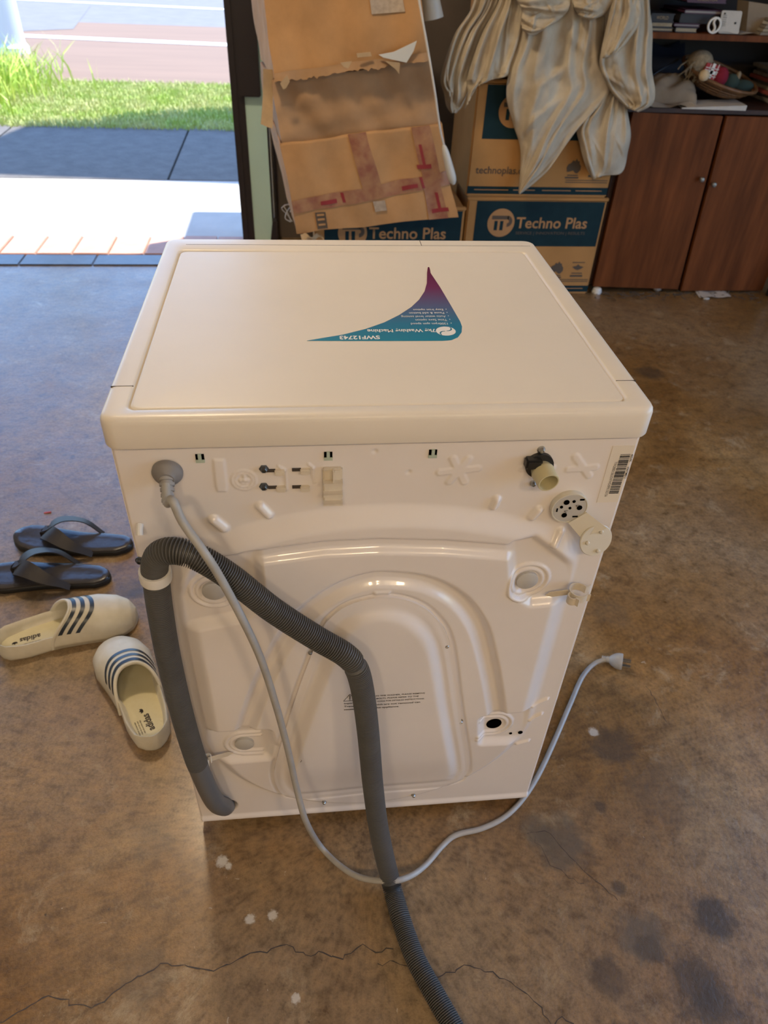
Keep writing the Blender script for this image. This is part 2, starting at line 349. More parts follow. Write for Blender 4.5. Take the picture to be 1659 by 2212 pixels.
# threshold pieces and tiles
th = bpy.data.objects.new('trim_3', None); COL.objects.link(th); th.location = (-1.6, 2.74, 0); struct(th)
for k in range(9):
    x = -2.95+k*.32
    B().box(x+.002, min(x+.318, -.2), 2.672, 2.797, -.02, .006, .003).out('threshold_block', 'slate', th)
tl = bpy.data.objects.new('trim_4', None); COL.objects.link(tl); tl.location = (-1.6, 2.92, 0); struct(tl)
for k in range(17):
    x = -2.93+k*.162
    B().box(x+.003, min(x+.159, -.2), 2.803, 3.05, -.02, .008+.001*(k % 3), .003).out('tile', 'tile', tl)
struct(B().box(-9, 8, 3.06, 4.06, -.1, 0).out('trim_5', 'concrete', smooth=0))
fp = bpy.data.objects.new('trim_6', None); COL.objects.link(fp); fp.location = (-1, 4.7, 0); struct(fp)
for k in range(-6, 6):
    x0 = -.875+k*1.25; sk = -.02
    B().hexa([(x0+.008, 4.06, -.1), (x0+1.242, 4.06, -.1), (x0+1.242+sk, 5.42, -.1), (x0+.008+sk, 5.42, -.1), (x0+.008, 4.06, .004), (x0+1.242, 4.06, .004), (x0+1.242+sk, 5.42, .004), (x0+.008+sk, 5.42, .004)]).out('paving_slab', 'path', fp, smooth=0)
struct(B().box(-12, 12, 5.42, 7.3, -.1, -.005).out('trim_7', 'soil', smooth=0))
struct(B().box(-40, 40, 7.3, 11.9, -.1, .0).out('trim_8', 'red', smooth=0))
struct(B().box(-60, 60, 11.9, 40, -.1, .0).add([(-40, 10.7, .003), (-3.75, 10.55, .003), (-3.0, 11.1, .003), (-3.45, 14.4, .003), (-40, 14.5, .003)], [(0, 1, 2, 3, 4)]).out('trim_9', 'asphalt', smooth=0))
struct(B().hexa([(-30, 12.4, .002), (30, 7.3, .002), (30, 7.5, .002), (-30, 12.65, .002), (-30, 12.4, .008), (30, 7.3, .008), (30, 7.5, .008), (-30, 12.65, .008)]).hexa([(-30, 17.2, .002), (30, 11.2, .002), (30, 11.35, .002), (-30, 17.4, .002), (-30, 17.2, .008), (30, 11.2, .008), (30, 11.35, .008), (-30, 17.4, .008)]).out('trim_10', 'roadline', smooth=0))

# grass
def blades(n, xr, yr, h, w, lean, seed, dens=None):
    r = np.random.default_rng(seed); x = r.uniform(*xr, n); y = r.uniform(*yr, n)
    if dens is not None:
        k = r.uniform(0, 1, n) < dens(x, y); x, y = x[k], y[k]; n = len(x)
    a = r.uniform(0, 6.28, n); hh = h*r.uniform(.45, 1.1, n)
    if callable(lean): pass
    b_ = r.uniform(0, 6.28, n); l = lean*hh*r.uniform(.2, 1, n)
    p0 = np.stack([x-np.cos(a)*w, y-np.sin(a)*w, 0*x-.005], 1); p1 = np.stack([x+np.cos(a)*w, y+np.sin(a)*w, 0*x-.005], 1)
    m0 = np.stack([x-np.cos(a)*w*.7+np.cos(b_)*l*.3, y-np.sin(a)*w*.7+np.sin(b_)*l*.3, hh*.6], 1); m1 = m0+np.stack([np.cos(a)*w*1.4, np.sin(a)*w*1.4, 0*x], 1)
    t = np.stack([x+np.cos(b_)*l, y+np.sin(b_)*l, hh], 1)
    V = np.stack([p0, p1, m1, m0, t], 1).reshape(-1, 3); i = np.arange(n)*5
    F = [tuple(q) for q in np.stack([i, i+1, i+2, i+3], 1)]+[tuple(q) for q in np.stack([i+3, i+2, i+4], 1)]
    return V, F
b = B(); V, F = blades(26000, (-3.2, .2), (5.36, 7.25), .045, .004, .7, 1); b.add(V, F)
g = b.out('grass_verge', 'grass', smooth=0); g['kind'] = 'stuff'; tag(g, 'short sunlit grass on the verge between footpath and road', 'grass')
b = B()
dens = lambda x, y: np.exp(-(((x+2.85)/.42)**2+((y-6.75)/.7)**2))
V, F = blades(7000, (-3.6, -1.6), (5.6, 8.2), .30, .007, 1.0, 2, dens); b.add(V, F)
g = b.out('grass_clump', 'grassy', smooth=0); g['kind'] = 'stuff'; tag(g, 'tall bright green grass clump growing at the foot of the pale pole', 'grass')
t = thing('street_pole', 'pale round street pole rising behind the tall grass clump', 'pole', (-3.13, 8.9, 0))
B().lathe([(.14, 0), (.14, 5)], (-3.13, 8.9, 0), (0, 0, 1), 24).out('pole_shaft', 'pole', t)
B().lathe([(.17, 0), (.17, .06), (.145, .09)], (-3.13, 8.9, 0), (0, 0, 1), 24).out('base_collar', 'pole', t)
# unseen slab added high outside, outlined to cast the shade on the footpath
t = thing('shade_caster', 'added unseen slab on two tall posts, shaped to shade the footpath', 'shade caster', (3.6, 5.6, 0))
sh = [(-2.75, 4.14), (-1.85, 4.13), (-.47, 4.0), (1.6, 3.85), (1.6, 6.6), (-.63, 6.15), (-1.43, 5.84), (-1.62, 5.56), (-2.03, 5.47), (-2.14, 5.03)]
hz = 6.5; ox, oy = .882*hz/3.732, .471*hz/3.732
B().poly([(x+ox, y+oy, hz) for x, y in sh], (0, 0, 1), .06).box(2.9, 4.3, 5.4, 5.6, hz, hz+.06).box(2.9, 4.3, 6.5, 6.7, hz, hz+.06).out('caster_slab', 'frame', t, smooth=0)
for y in (5.5, 6.6): B().tube([(4.2, y, 0), (4.2, y, 3), (4.2, y, hz)], .06, 12).out('post', 'frame', t)

# ceiling lamps: three behind the camera, a fourth added to light lid and cartons
for k, (x, y) in enumerate(((-.7, -2.1), (.15, -2.1), (1.0, -2.1), (-.5, 1.3))):
    t = thing('ceiling_light', ('left round warm ceiling light of the row of three behind the machine', 'middle round warm ceiling light of the row of three behind the machine', 'right round warm ceiling light of the row of three behind the machine', 'added round fill light on the ceiling nearest the cartons')[k], 'light', (x, y, GH), group='warm ceiling lights')
    B().lathe([(.14, 0), (.14, -.03), (.125, -.04)], (x, y, GH), (0, 0, 1), 24).out('housing', 'white', t)
    B().lathe([(.12, -.041), (.11, -.055), (.02, -.065)], (x, y, GH), (0, 0, 1), 24).out('diffuser', 'bulb' if k < 3 else 'bulbfill', t)

# floor cracks: thin dark ribbons lying in the surface
def crack(pts, w, seed):
    P = np.array([at(a, c, 2, .0003) for a, c in pts]); r = np.random.default_rng(seed); Q = []
    for a, c in zip(P[:-1], P[1:]):
        n = max(2, int(np.linalg.norm(c-a)/.008))
        for k in range(n): q = a+(c-a)*k/n; q[:2] += r.normal(0, .0018, 2); Q.append(q)
    Q.append(P[-1]); Q = np.array(Q); T = np.gradient(Q, axis=0); nrm = np.stack([-T[:, 1], T[:, 0], 0*T[:, 0]], 1); nrm /= np.linalg.norm(nrm, axis=1)[:, None]
    ww = (w*r.uniform(.35, 1.1, len(Q)))[:, None]
    return np.stack([Q-nrm*ww, Q+nrm*ww], 1)
b = B()
b.grid(crack([(-10, 2212), (40, 2188), (105, 2150), (145, 2162), (205, 2178), (260, 2132), (330, 2092), (350, 2080), (410, 2088), (450, 2098), (500, 2080), (540, 2060), (620, 2042), (672, 2068), (690, 2056), (735, 2070), (760, 2058), (785, 2040), (812, 2055), (850, 2050)], .0011, 1))
b.grid(crack([(815, 2080), (850, 2078), (890, 2090), (925, 2120), (955, 2108), (1000, 2085), (1050, 2098), (1080, 2110), (1130, 2140), (1165, 2178), (1190, 2212)], .001, 2))
b.grid(crack([(1190, 2208), (1215, 2195), (1240, 2212)], .0012, 3))
b.grid(crack([(1140, 1800), (1180, 1795), (1215, 1830), (1250, 1870), (1290, 1905), (1335, 1945)], .0006, 4))
b.grid(crack([(1155, 1810), (1190, 1870), (1230, 1895), (1262, 1908)], .0005, 6))
b.grid(crack([(1395, 1480), (1420, 1520), (1440, 1560)], .0007, 5))
b.out('floor_crack', 'grime', floor, smooth=0)

# ------------------------------------------------------------------ WASHING MACHINE
wm = thing('washing_machine', 'white front-loading washing machine seen from its back, standing on the garage floor', 'washing machine', (0, .26, 0))
HW = .2985
def rrect(x0, x1, y0, y1, r, z, n=6):
    P = []
    for cx, cy, a0 in ((x1-r, y1-r, 0), (x0+r, y1-r, 90), (x0+r, y0+r, 180), (x1-r, y0+r, 270)):
        for k in range(n+1):
            a = math.radians(a0+90*k/n); P.append((cx+r*math.cos(a), cy+r*math.sin(a), z))
    return P
def rin(d, z, r=.016): return rrect(-HW+d, HW-d, -.012+d, .529-d, max(r-d*.5, .004), z)
inner = lambda d, z: rrect(-.271+d, .270-d, .009+d, .473-d, .010, z)
B().loft([rin(.006, .813), rin(.001, .813), rin(0, .815), rin(0, .842), rin(.0007, .8458), rin(.0024, .8483), rin(.005, .8496), rin(.008, .85), inner(-.0035, .85), inner(-.0015, .8493), inner(0, .8470), inner(.0010, .8455), inner(.0016, .8455)], True, False).out('top_frame', 'lid', wm, 40)
B().loft([inner(.0012, .8450), inner(.0014, .8480), inner(.0024, .8489), inner(.0045, .849), inner(.12, .849)]).out('top_panel', 'lidpanel', wm, 40)
for x0, x1, y in ((-.2965, -.2725, .057), (.2725, .2965, .053)):
    B().box(x0, x1, y-.0005, y+.0005, .8485, .8502).out('seam', 'grime', wm, 0)
B().box(-.265, .287, .4985, .4995, .8485, .8501).box(.1065, .1075, .500, .526, .8485, .8501).out('seam', 'grime', wm, 0)
B().box(-.2945, .2945, .4, .51, .02, .812, .006).box(-.2945, -.2925, .003, .41, .021, .812).box(.2925, .2945, .003, .41, .021, .812).box(-.29, .29, .01, .45, .02, .03).out('cabinet', 'enamel', wm)
B().box(-.2975, .2975, .51, .527, .02, .813, .008).out('front_panel', 'lid', wm)
for x, y in ((-.25, .04), (.25, .04), (-.25, .47), (.25, .47)):
    B().lathe([(.012, .022), (.012, .008), (.022, .006), (.022, 0)], (x, y, 0), (0, 0, 1), 16).out('foot', 'black', wm)
# --- embossed back panel
nx, nz = 391, 530
gx = np.linspace(-.2945, .2945, nx); gz = np.linspace(.0215, .8125, nz); X, Z = np.meshgrid(gx, gz, indexing='ij')
def bulge(X, Z):
    ds = np.abs(X)-.264; dt = np.hypot(X, Z-.175)-.548
    k = .04; h_ = np.clip(.5+.5*(ds-dt)/k, 0, 1); d = dt*(1-h_)+ds*h_+k*h_*(1-h_)
    db = np.where(Z < .305, np.hypot(X, Z-.305)-.268, -9); d = np.where(Z < .305, np.maximum(d, db), d)
    Hh = .0045+.0095*smooth(.06, .30, Z); w = .010+.022*smooth(.08, .3, Z)
    return Hh*(1-smooth(0, 1, (d+w)/w)), d
cov = spline([XZ(*q) for q in ((690, 1370), (715, 1330), (762, 1300), (830, 1287), (890, 1297), (937, 1328), (970, 1385), (990, 1520), (1010, 1650), (1004, 1683), (975, 1704), (800, 1719), (650, 1734), (612, 1724), (594, 1690), (598, 1640), (640, 1500))], 120, True)
def height(X, Z):
    h, d = bulge(X, Z)
    # gusset dimples on the shoulder of the bulge
    for (a, c, e, f_, r) in ((562, 1097, 580, 1118, .006), (462, 1127, 482, 1146, .007), (1074, 1082, 1068, 1100, .0055), (1166, 1104, 1152, 1122, .006), (1212, 1150, 1196, 1172, .006), (1183, 1513, 1152, 1528, .0035), (1170, 1545, 1146, 1560, .0035), (1142, 1603, 1118, 1612, .0035)):
        q = sd_line(X, Z, [XZ(a, c, -.004), XZ(e, f_, -.006)]); pr = np.clip(1-(q/(r*1.15))**2, 0, 1)**1.3; h = h+(.0062 if r > .004 else .004)*pr
    g1 = sd_line(X, Z, [XZ(*q) for q in ((535, 1207), (600, 1197), (700, 1184), (820, 1178), (960, 1181), (1105, 1192))])
    h = h-.0088*(1-smooth(.003, .015, g1))
    arch = spline([XZ(*q) for q in ((528, 1580), (565, 1480), (604, 1400), (655, 1330), (725, 1278), (790, 1254), (840, 1250), (920, 1260), (988, 1295), (1032, 1352), (1052, 1420), (1066, 1490), (1076, 1560))], 60)
    g2 = sd_line(X, Z, arch); h = h-.0092*(1-smooth(.003, .017, g2))
    bolts = [(1138, 1252, -1), (462, 1275, 1), (1067, 1563, -1), (528, 1605, 1)]
    pk = [[(1112, 1172), (1150, 1165), (1228, 1225), (1238, 1282), (1150, 1290), (1118, 1272)], [(398, 1290), (440, 1212), (545, 1197), (556, 1290), (520, 1322), (405, 1345)],
          [(1046, 1546), (1137, 1537), (1128, 1592), (1046, 1596)], [(452, 1582), (575, 1575), (588, 1610), (578, 1628), (456, 1638)]]
    for poly, (bx, by, sd_) in zip(pk, bolts):
        q = sd_poly(X, Z, [XZ(*p_, -.005) for p_ in poly]); tt = 1-smooth(-.002, .014, q); h = h*(1-tt)+np.minimum(h, .0015)*tt
        cx, cz = XZ(bx, by, -.002)
        ex = cx+sd_*.03
        rr = sd_line(X, Z, [(cx, cz), (ex, cz)]) if by > 1400 else np.hypot(X-cx, Z-cz)
        m_ = (smooth(cx-.03, cx-.026, X) if sd_ < 0 else smooth(-cx-.03, -cx-.026, -X))*(1 if by > 1400 else 1)
        for r_ in (.0205, .0285): h = h+.0028*np.sqrt(np.clip(1-((rr-r_)/.0034)**2, 0, 1))*m_
    # small embossing on the flat top zone
    def seg(p0, p1, r, hh, yy=0.):
        nonlocal h
        q = sd_line(X, Z, [XZ(*p0, yy), XZ(*p1, yy)]); h = h+hh*(1-smooth(r*.72, r, q))
    q = sd_poly(X, Z, [XZ(*p_, 0) for p_ in ((460, 992), (484, 992), (491, 1050), (489, 1061), (470, 1061), (466, 1050))]); h = h+.0016*(1-smooth(-.0015, .0015, q))
    cx, cz = XZ(527, 1037, 0); rr = np.hypot(X-cx, Z-cz)
    for r_ in (.0095, .0132): h = h+.0011*np.sqrt(np.clip(1-((rr-r_)/.0016)**2, 0, 1))
    for a, c in (((527, 1027), (528, 1036)), ((517, 1037), (539, 1036)), ((519, 1041), (537, 1040)), ((522, 1045), (534, 1044))): seg(a, c, .0013, .0013)
    for a, c, r in (((601, 1007), (616, 1015), .0016), ((616, 1015), (619, 1058), .0016), ((667, 1003), (676, 1010), .0016), ((676, 1010), (679, 1042), .0016)): seg(a, c, r, .0015)
    cx, cz = XZ(991, 1016, 0)   # snowflake style star
    for k, (a0, L_) in enumerate(((5, .022), (58, .018), (118, .018))):
        a0 = math.radians(a0); q = sd_line(X, Z, [(cx-L_*math.cos(a0), cz-L_*1.05*math.sin(a0)), (cx+L_*math.cos(a0), cz+L_*1.05*math.sin(a0))]); h = np.maximum(h, .0013*(1-smooth(.0036, .0050, q)))
    for a, c in (((1228, 1014), (1286, 1009)), ((1243, 986), (1272, 1027)), ((1128, 1012), (1192, 1010))):
        q = sd_line(X, Z, [XZ(*a, 0), XZ(*c, 0)]); h = np.maximum(h, .0013*(1-smooth(.0036, .0050, q)))
    for a, c in ((810, 975), (883, 1020)):
        x_, z_ = XZ(a, c, 0); h = h-.002*np.clip(1-np.hypot(X-x_, Z-z_)/.004, 0, 1)
    # seat of the service cover
    q = sd_poly(X, Z, cov); h = h-.0035*(1-smooth(.002, .009, np.abs(q)))
    h = np.where(q < -.006, h-.004, h)
    x_, z_ = XZ(825, 1281); h = h+.002*(1-smooth(.0, .004, np.maximum(np.abs(X-x_)-.008, np.abs(Z-z_)-.003)))
    # hose outlet
    x_, z_ = XZ(490, 1740, 0); h = h-.02*(1-smooth(.006, .02, np.hypot(X-x_, Z-z_)))
    # bottom flange and rounded side edges
    h = h-.004*smooth(.2915, .2945, np.abs(X)); h = h+.004*(1-smooth(.024, .034, Z))
    return h
Hm = height(X, Z)
b = B(); b.grid(np.stack([X, -Hm, Z], 2)); b.out('back_panel', 'enamel', wm, 180)
cc = np.array([XZ(800, 1500)[0], .27]); rings = []
for s_ in np.r_[1.0, 1.0, .985, .965, np.linspace(.94, .02, 44)]:
    P = cc+(cov-cc)*s_; q = -sd_poly(P[:, 0], P[:, 1], cov); hb = bulge(P[:, 0], P[:, 1])[0]
    top = smooth(.10, .2, P[:, 1])
    hh = hb+.0012+(.0035+.006*top)*smooth(.016, .034, q)+.0012*np.sqrt(np.clip(1-((q-.010)/.003)**2, 0, 1))
    if len(rings) == 0: hh = hb-.006
    rings.append(np.stack([P[:, 0], -hh, P[:, 1]], 1))
B().loft(rings, False, True).out('service_cover', 'enamel', wm, 50)
def on_panel(px, py, y=0.): return at(px, py, 1, y)
def panel_y(x, z): return -float(height(np.array([[x]]), np.array([[z]]))[0, 0])
# transit bolt caps and hole
for px, py in ((1138, 1252), (462, 1275), (528, 1605)):
    q = on_panel(px, py, -.003); B().lathe([(.0145, -.002), (.0145, .003), (.0125, .0042), (.0, .0044)], q, (0, -1, 0), 28, False).out('bolt_cap', 'greycap', wm)
q = on_panel(1067, 1563, -.002); B().lathe([(.0125, .0), (.0125, .0008), (.0, .0008)], (q[0], -.0016, q[2]), (0, -1, 0), 24, False).out('bolt_hole', 'hole', wm)
for px, py, r in ((1103, 1584, .0025), (1124, 1582, .004)):
    q = on_panel(px, py, -.002); B().lathe([(r, 0), (r, .0008), (0, .0008)], (q[0], -.0018, q[2]), (0, -1, 0), 14, False).out('drain_slot', 'hole', wm)
# screws
for px, py, r, m_ in ((570, 1017, .0056, 'bolt'), (570, 1055, .0056, 'bolt'), (1171, 975, .0048, 'steel'), (1153, 1048, .004, 'steel'), (963, 1384, .0042, 'steel'), (993, 1549, .0042, 'steel'), (700, 1731, .004, 'steel'), (893, 1716, .004, 'steel'), (670, 1399, .004, 'steel'), (301, 1215, .0055, 'bolt')):
    q = on_panel(px, py, -.004); y = panel_y(min(max(q[0], -.29), .29), q[2])
    b = B(); b.lathe([(r, 0), (r, .0012), (r*.8, .0016), (r*.72, .004), (r*.5, .0052), (r*.42, .0052), (r*.36, .0035), (0, .0035)], (q[0], y+.0003, q[2]), (0, -1, 0), 6 if m_ == 'bolt' and px > 400 else 16, False)
    b.out('screw', m_, wm)
# slot clips
for px, py in ((432, 988), (709, 983), (935, 978)):
    q = on_panel(px, py); x, z = q[0], q[2]
    c = B().box(x-.0018, x+.0018, -.0025, .001, z-.005, z+.005).box(x-.0048, x+.0048, -.0022, .001, z-.006, z-.0022).out('slot_clip', 'green', wm)
    B().box(x-.0046, x-.0018, -.0012, .001, z-.0045, z+.0045).box(x+.0018, x+.0046, -.0012, .001, z-.0045, z+.0045).out('slot', 'hole', c, 0)
for px, py in ((603, 1017), (606, 1053), (658, 1015), (658, 1052)):
    q = on_panel(px, py); x, z = q[0], q[2]
    c = B().box(x-.005, x+.006, -.006, .002, z-.0035, z+.003, .001).out('cable_loop', 'ivory', wm)
    B().box(x-.014, x-.004, -.0012, .001, z-.001, z+.003).out('slot', 'grime', c, 0)
q0 = on_panel(720, 1012); q1 = on_panel(720, 1078); x = q0[0]; z1, z0 = q0[2]+.003, q1[2]
b = B().box(x-.012, x+.010, -.006, .001, z0, z1, .0015).box(x-.012, x+.010, -.014, -.004, z0+.001, z0+.003).box(x-.012, x+.010, -.014, -.004, z0+.014, z0+.0165).box(x-.012, x+.010, -.014, -.004, z0+.03, z0+.0325).box(x-.001, x+.001, -.012, -.004, z0+.03, z1)
b.out('cable_holder', 'ivory', wm)
q = on_panel(303, 1137); B().tube([(q[0], .0, q[2]+.003), (q[0], -.006, q[2]), (q[0], -.010, q[2]-.005)], .004, 10).out('peg', 'white', wm)
# water inlet valve
q = on_panel(1166, 1008); o = (q[0], 0, q[2]); ax = (.12, -1, -.10)
v_ = B().lathe([(.0125, 0), (.0125, .007), (.0136, .009), (.0136, .012), (.0128, .014), (.0128, .027), (.0122, .0285), (.0108, .0285), (.0104, .022), (.0104, .008), (.003, .008), (.003, .016), (.001, .0165)], o, ax, 28, True).out('inlet_valve', 'valve', wm)
B().lathe([(.0165, 0), (.0165, .006), (.013, .0065)], (q[0]-.002, .001, q[2]+.004), (0, -1, 0), 24).box(q[0]-.021, q[0]-.002, -.013, .0, q[2]+.004, q[2]+.017, .002).out('valve_bracket', 'black', v_)
# round cap plate and its open flap
q = on_panel(1230, 1097, -.006); cx, cz = q[0], q[2]
cp = B().lathe([(.0215, 0), (.0215, .0064), (.0205, .0074), (0, .0074)], (cx, .0, cz), (0, -1, 0), 36, False).out('round_cap', 'greycap', wm)
B().lathe([(.0226, 0), (.0232, .0062), (.0224, .0079), (.0212, .0079), (.0208, .0070)], (cx, .0, cz), (0, -1, 0), 36, False).out('cap_rim', 'flap', cp)
b = B()
for dx, dz, r in ((-.006, .010, .0036), (.012, .001, .0034), (-.005, -.010, .0034), (.003, .011, .002), (-.011, .003, .002), (0, 0.001, .0018)):
    b.lathe([(r, .0070), (r, .0082), (0, .0082)], (cx+dx, 0, cz+dz), (0, -1, 0), 12, False)
b.box(cx+.010, cx+.0155, -.0083, -.007, cz+.0125, cz+.0145).box(cx-.0165, cx-.0150, -.0083, -.007, cz-.004, cz+.001).box(cx+.006, cx+.0125, -.0083, -.007, cz-.0135, cz-.0118)
b.out('cap_hole', 'hole', cp, 0)
text('<', .009, 'grime', (cx+.005, -.0081, cz+.002), (1, 0, -.3), (.3, 0, 1), cp, 'cap_mark'); text('<', .009, 'grime', (cx-.008, -.0081, cz-.006), (1, 0, -.3), (.3, 0, 1), cp, 'cap_mark')
qf = on_panel(1287, 1167, -.020); fx, fz = qf[0], qf[2]
b = B().lathe([(.0215, -.0012), (.0218, .0), (.0210, .0012), (0, .0012)], (fx, -.020, fz), (.12, -1, .25), 36, True)
hp = [(cx+.002, -.0075, cz-.022), (cx+.022, -.0075, cz-.006), (fx+.010, -.0185, fz+.019), (fx-.020, -.0185, fz+.004)]
b.poly(hp, (.1, -1, .2), .0018)
fl = b.out('cap_flap', 'flap', cp)
for dx, dz in ((-.012, -.001), (.0045, .012), (.004, -.014)):
    B().lathe([(.0026, 0), (.0026, .003), (.0016, .0042), (0, .0045)], (fx+dx, -.0200+.12*dx+.25*dz-.0005, fz+dz), (.12, -1, .25), 12, False).out('flap_pin', 'flap', cp)
# right hose clip: tongue and open ring
def clip(pa, pb, side, closed):
    a = on_panel(*pa, -.010); c = on_panel(*pb, -.016); d = (c-a)/np.linalg.norm(c-a); up = np.array([-d[2], 0, d[0]])
    if up[2] < 0: up = -up
    b = B(); w = .0048
    b.poly([a+up*0-d*.008, a+up*w, c+up*w, c-up*w, a-up*w], (0, -1, 0), .0016)
    return b, a, c, d, up
b, a, c, d, up = clip((1190, 1283), (1228, 1278), 1, False); t1 = b.out('hose_clip', 'ivory', wm)
ctr = c+np.array([.012, -.004, .001]); an = np.radians(np.linspace(185, 25, 18)); an2 = np.radians(np.linspace(185, 315, 14))
def ribbon(P, wdir, th_): 
    P = np.asarray(P); T = np.gradient(P, axis=0); T /= np.linalg.norm(T, axis=1)[:, None]; wd = np.asarray(wdir, float); nn = np.cross(T, wd/np.linalg.norm(wd))
    return [[p-wd+n*th_, p+wd+n*th_, p+wd-n*th_, p-wd-n*th_] for p, n in zip(P, nn)]
e1 = np.array([1, 0, 0.]); e2 = np.array([0, 1., 0]); wd = np.array([0, 0, .0062])
arc1 = [ctr+.0125*(math.cos(t)*e1+math.sin(t)*e2) for t in an]; arc1 += [arc1[-1]+np.array([.004, .0005, 0]), arc1[-1]+np.array([.007, .003, 0])]
arc2 = [ctr+.0125*(math.cos(t)*e1+math.sin(t)*e2) for t in an2]; arc2 += [arc2[-1]+np.array([.004, -.001, 0])]
small = [c+np.array([.001, -.013, 0])+.006*(math.cos(t)*e1+math.sin(t)*e2) for t in np.radians(np.linspace(60, 300, 14))]; small += [small[-1]+np.array([.003, -.004, 0])]
for P in (arc1, arc2, small): B().loft(ribbon(P, wd, .0007)).out('clip_ring', 'ivory', t1)
# lower-left hose tie
a = on_panel(492, 1628, -.010); c = on_panel(450, 1640, -.022); d = (c-a)/np.linalg.norm(c-a); up = np.array([0, 0, 1.])
tie = B().poly([a-d*.009, a+up*.0045, c+up*.005, c-up*.005, a-up*.0045], (0, -1, 0), .0016).out('hose_tie', 'ivory', wm)
ring = [c+np.array([-.001, -.001, 0])+.0055*np.array([math.cos(t), math.sin(t), 0]) for t in np.radians(np.linspace(0, 300, 14))]
B().loft(ribbon(ring, np.array([0, -.002, -.006]), .0008)).out('tie_curl', 'white', tie)
# drain hose
hp = [on_panel(492, 1738, .02), on_panel(484, 1742, -.012), on_panel(462, 1728, -.030), on_panel(430, 1660, -.034), on_panel(398, 1560, -.034), on_panel(366, 1430, -.033), on_panel(346, 1320, -.032), on_panel(337, 1250, -.032), on_panel(334, 1222, -.034),
      on_panel(345, 1197, -.038), on_panel(378, 1190, -.043), on_panel(430, 1205, -.047), on_panel(500, 1248, -.050), on_panel(590, 1318, -.055), on_panel(680, 1376, -.062), on_panel(742, 1412, -.068), on_panel(768, 1440, -.070),
      on_panel(783, 1490, -.072), on_panel(795, 1580, -.078), on_panel(806, 1700, -.090), on_panel(820, 1800, -.108)]
fl_ = [at(843, 1900, 2, .030), at(866, 1985, 2, .0170), at(897, 2070, 2, .0165), at(940, 2150, 2, .0165), at(985, 2230, 2, .0165), at(1060, 2370, 2, .0165)]
PT = .0031; P = spline(hp+fl_, 500); P = resample(P, PT/4*.99); L_ = np.r_[0, np.cumsum(np.linalg.norm(np.diff(P, axis=0), axis=1))]
sm = .24
w_ = smooth(sm-.03, sm, L_); rr = .0152*np.ones(len(L_)); ph = (np.arange(len(L_)) % 4)/4
rr = rr+w_*np.where(ph < .5, .0006, -.0034); kk = np.argmin(np.linalg.norm(P-on_panel(760, 1437, -.07), axis=1)); rr = rr-.0022*np.exp(-((L_-L_[kk])/.004)**2)
i0 = np.searchsorted(L_, sm-.005)
hose = B().tube(P[i0:], rr[i0:], 20).out('drain_hose', 'hose', wm, 60)
B().tube(P[:i0+2][::4], .0152, 20).out('smooth_end', 'hosesmooth', hose, 60)
k = np.argmin(np.linalg.norm(P[:len(P)//2]-on_panel(336, 1240, -.032), axis=1)); Q = P[k-8:k+10]; T_ = Q[-1]-Q[0]
B().lathe([(.0158, -.0075), (.0184, -.0075), (.0190, 0), (.0184, .0075), (.0158, .0075), (.0158, -.0075)], P[k], T_, 28, False).out('clip_band', 'white', hose, 50)
# power cord
q = on_panel(362, 1018, 0)
cpts = [q+np.array([0, -.018, -.004]), q+np.array([.002, -.036, -.016]), on_panel(372, 1080, -.048), on_panel(395, 1128, -.056), on_panel(440, 1192, -.072), on_panel(474, 1245, -.0745), on_panel(520, 1330, -.075), on_panel(562, 1420, -.07), on_panel(595, 1520, -.066), on_panel(622, 1620, -.066), on_panel(640, 1700, -.070), at(660, 1772, 1, -.082), at(690, 1825, 2, .020), at(732, 1868, 2, .012), at(780, 1896, 2, .022), at(845, 1903, 2, .0375), at(885, 1893, 2, .030), at(920, 1868, 2, .014), at(955, 1828, 2, .006), at(985, 1804, 2, .0055), at(1040, 1790, 2, .0055), at(1090, 1765, 2, .0055), at(1130, 1725, 2, .0055), at(1165, 1670, 2, .0055), at(1200, 1595, 2, .0055), at(1232, 1520, 2, .0055), at(1258, 1462, 2, .0055), at(1285, 1433, 2, .008), at(1312, 1424, 2, .014)]
Pc = resample(spline(cpts, 300), .005); cord = B().tube(Pc, .0049, 12).out('power_cord', 'cord', wm, 60)
B().lathe([(.0168, 0), (.0168, .004), (.0150, .0075), (.011, .010), (.0085, .014)], (q[0], .0, q[2]), (0, -1, -.12), 28).out('grommet', 'grommet', cord)
dr = Vector((.03, -.75, -.66)); b = B(); prof = []
for k in range(5): prof += [(.0088-.0006*k, .006*k), (.0088-.0006*k, .006*k+.0035), (.0068-.0004*k, .006*k+.0037), (.0068-.0004*k, .006*k+.0058)]
b.lathe(prof, (q[0], -.009, q[2]-.002), dr, 16).out('strain_relief', 'strain', cord)
e = Pc[-1]; dp = at(1352, 1431, 2, .020)-e; dpn = dp/np.linalg.norm(dp)
B().lathe([(.0062, -.012), (.0062, -.009), (.0052, -.0085), (.0066, -.005), (.0052, -.0045), (.0072, 0), (.0072, .004), (.012, .009), (.0165, .017), (.0180, .023), (.0180, .030), (.0170, .032)], e, dpn, 24).out('plug', 'cord', cord)
u = np.cross(dpn, [0, 0, 1]); u /= np.linalg.norm(u); w2 = np.cross(u, dpn)
for s_, ang in ((0, 0), (2.1, 35), (4.2, -35)):
    o = e+dpn*.032+.0075*(u*math.sin(s_)+w2*math.cos(s_)); pts = [o+u*.003, o-u*.003]
    B().poly([o+u*.003+w2*.0008, o-u*.003+w2*.0008, o-u*.003-w2*.0008, o+u*.003-w2*.0008], dpn, .017).out('pin', 'steel', cord, 0)
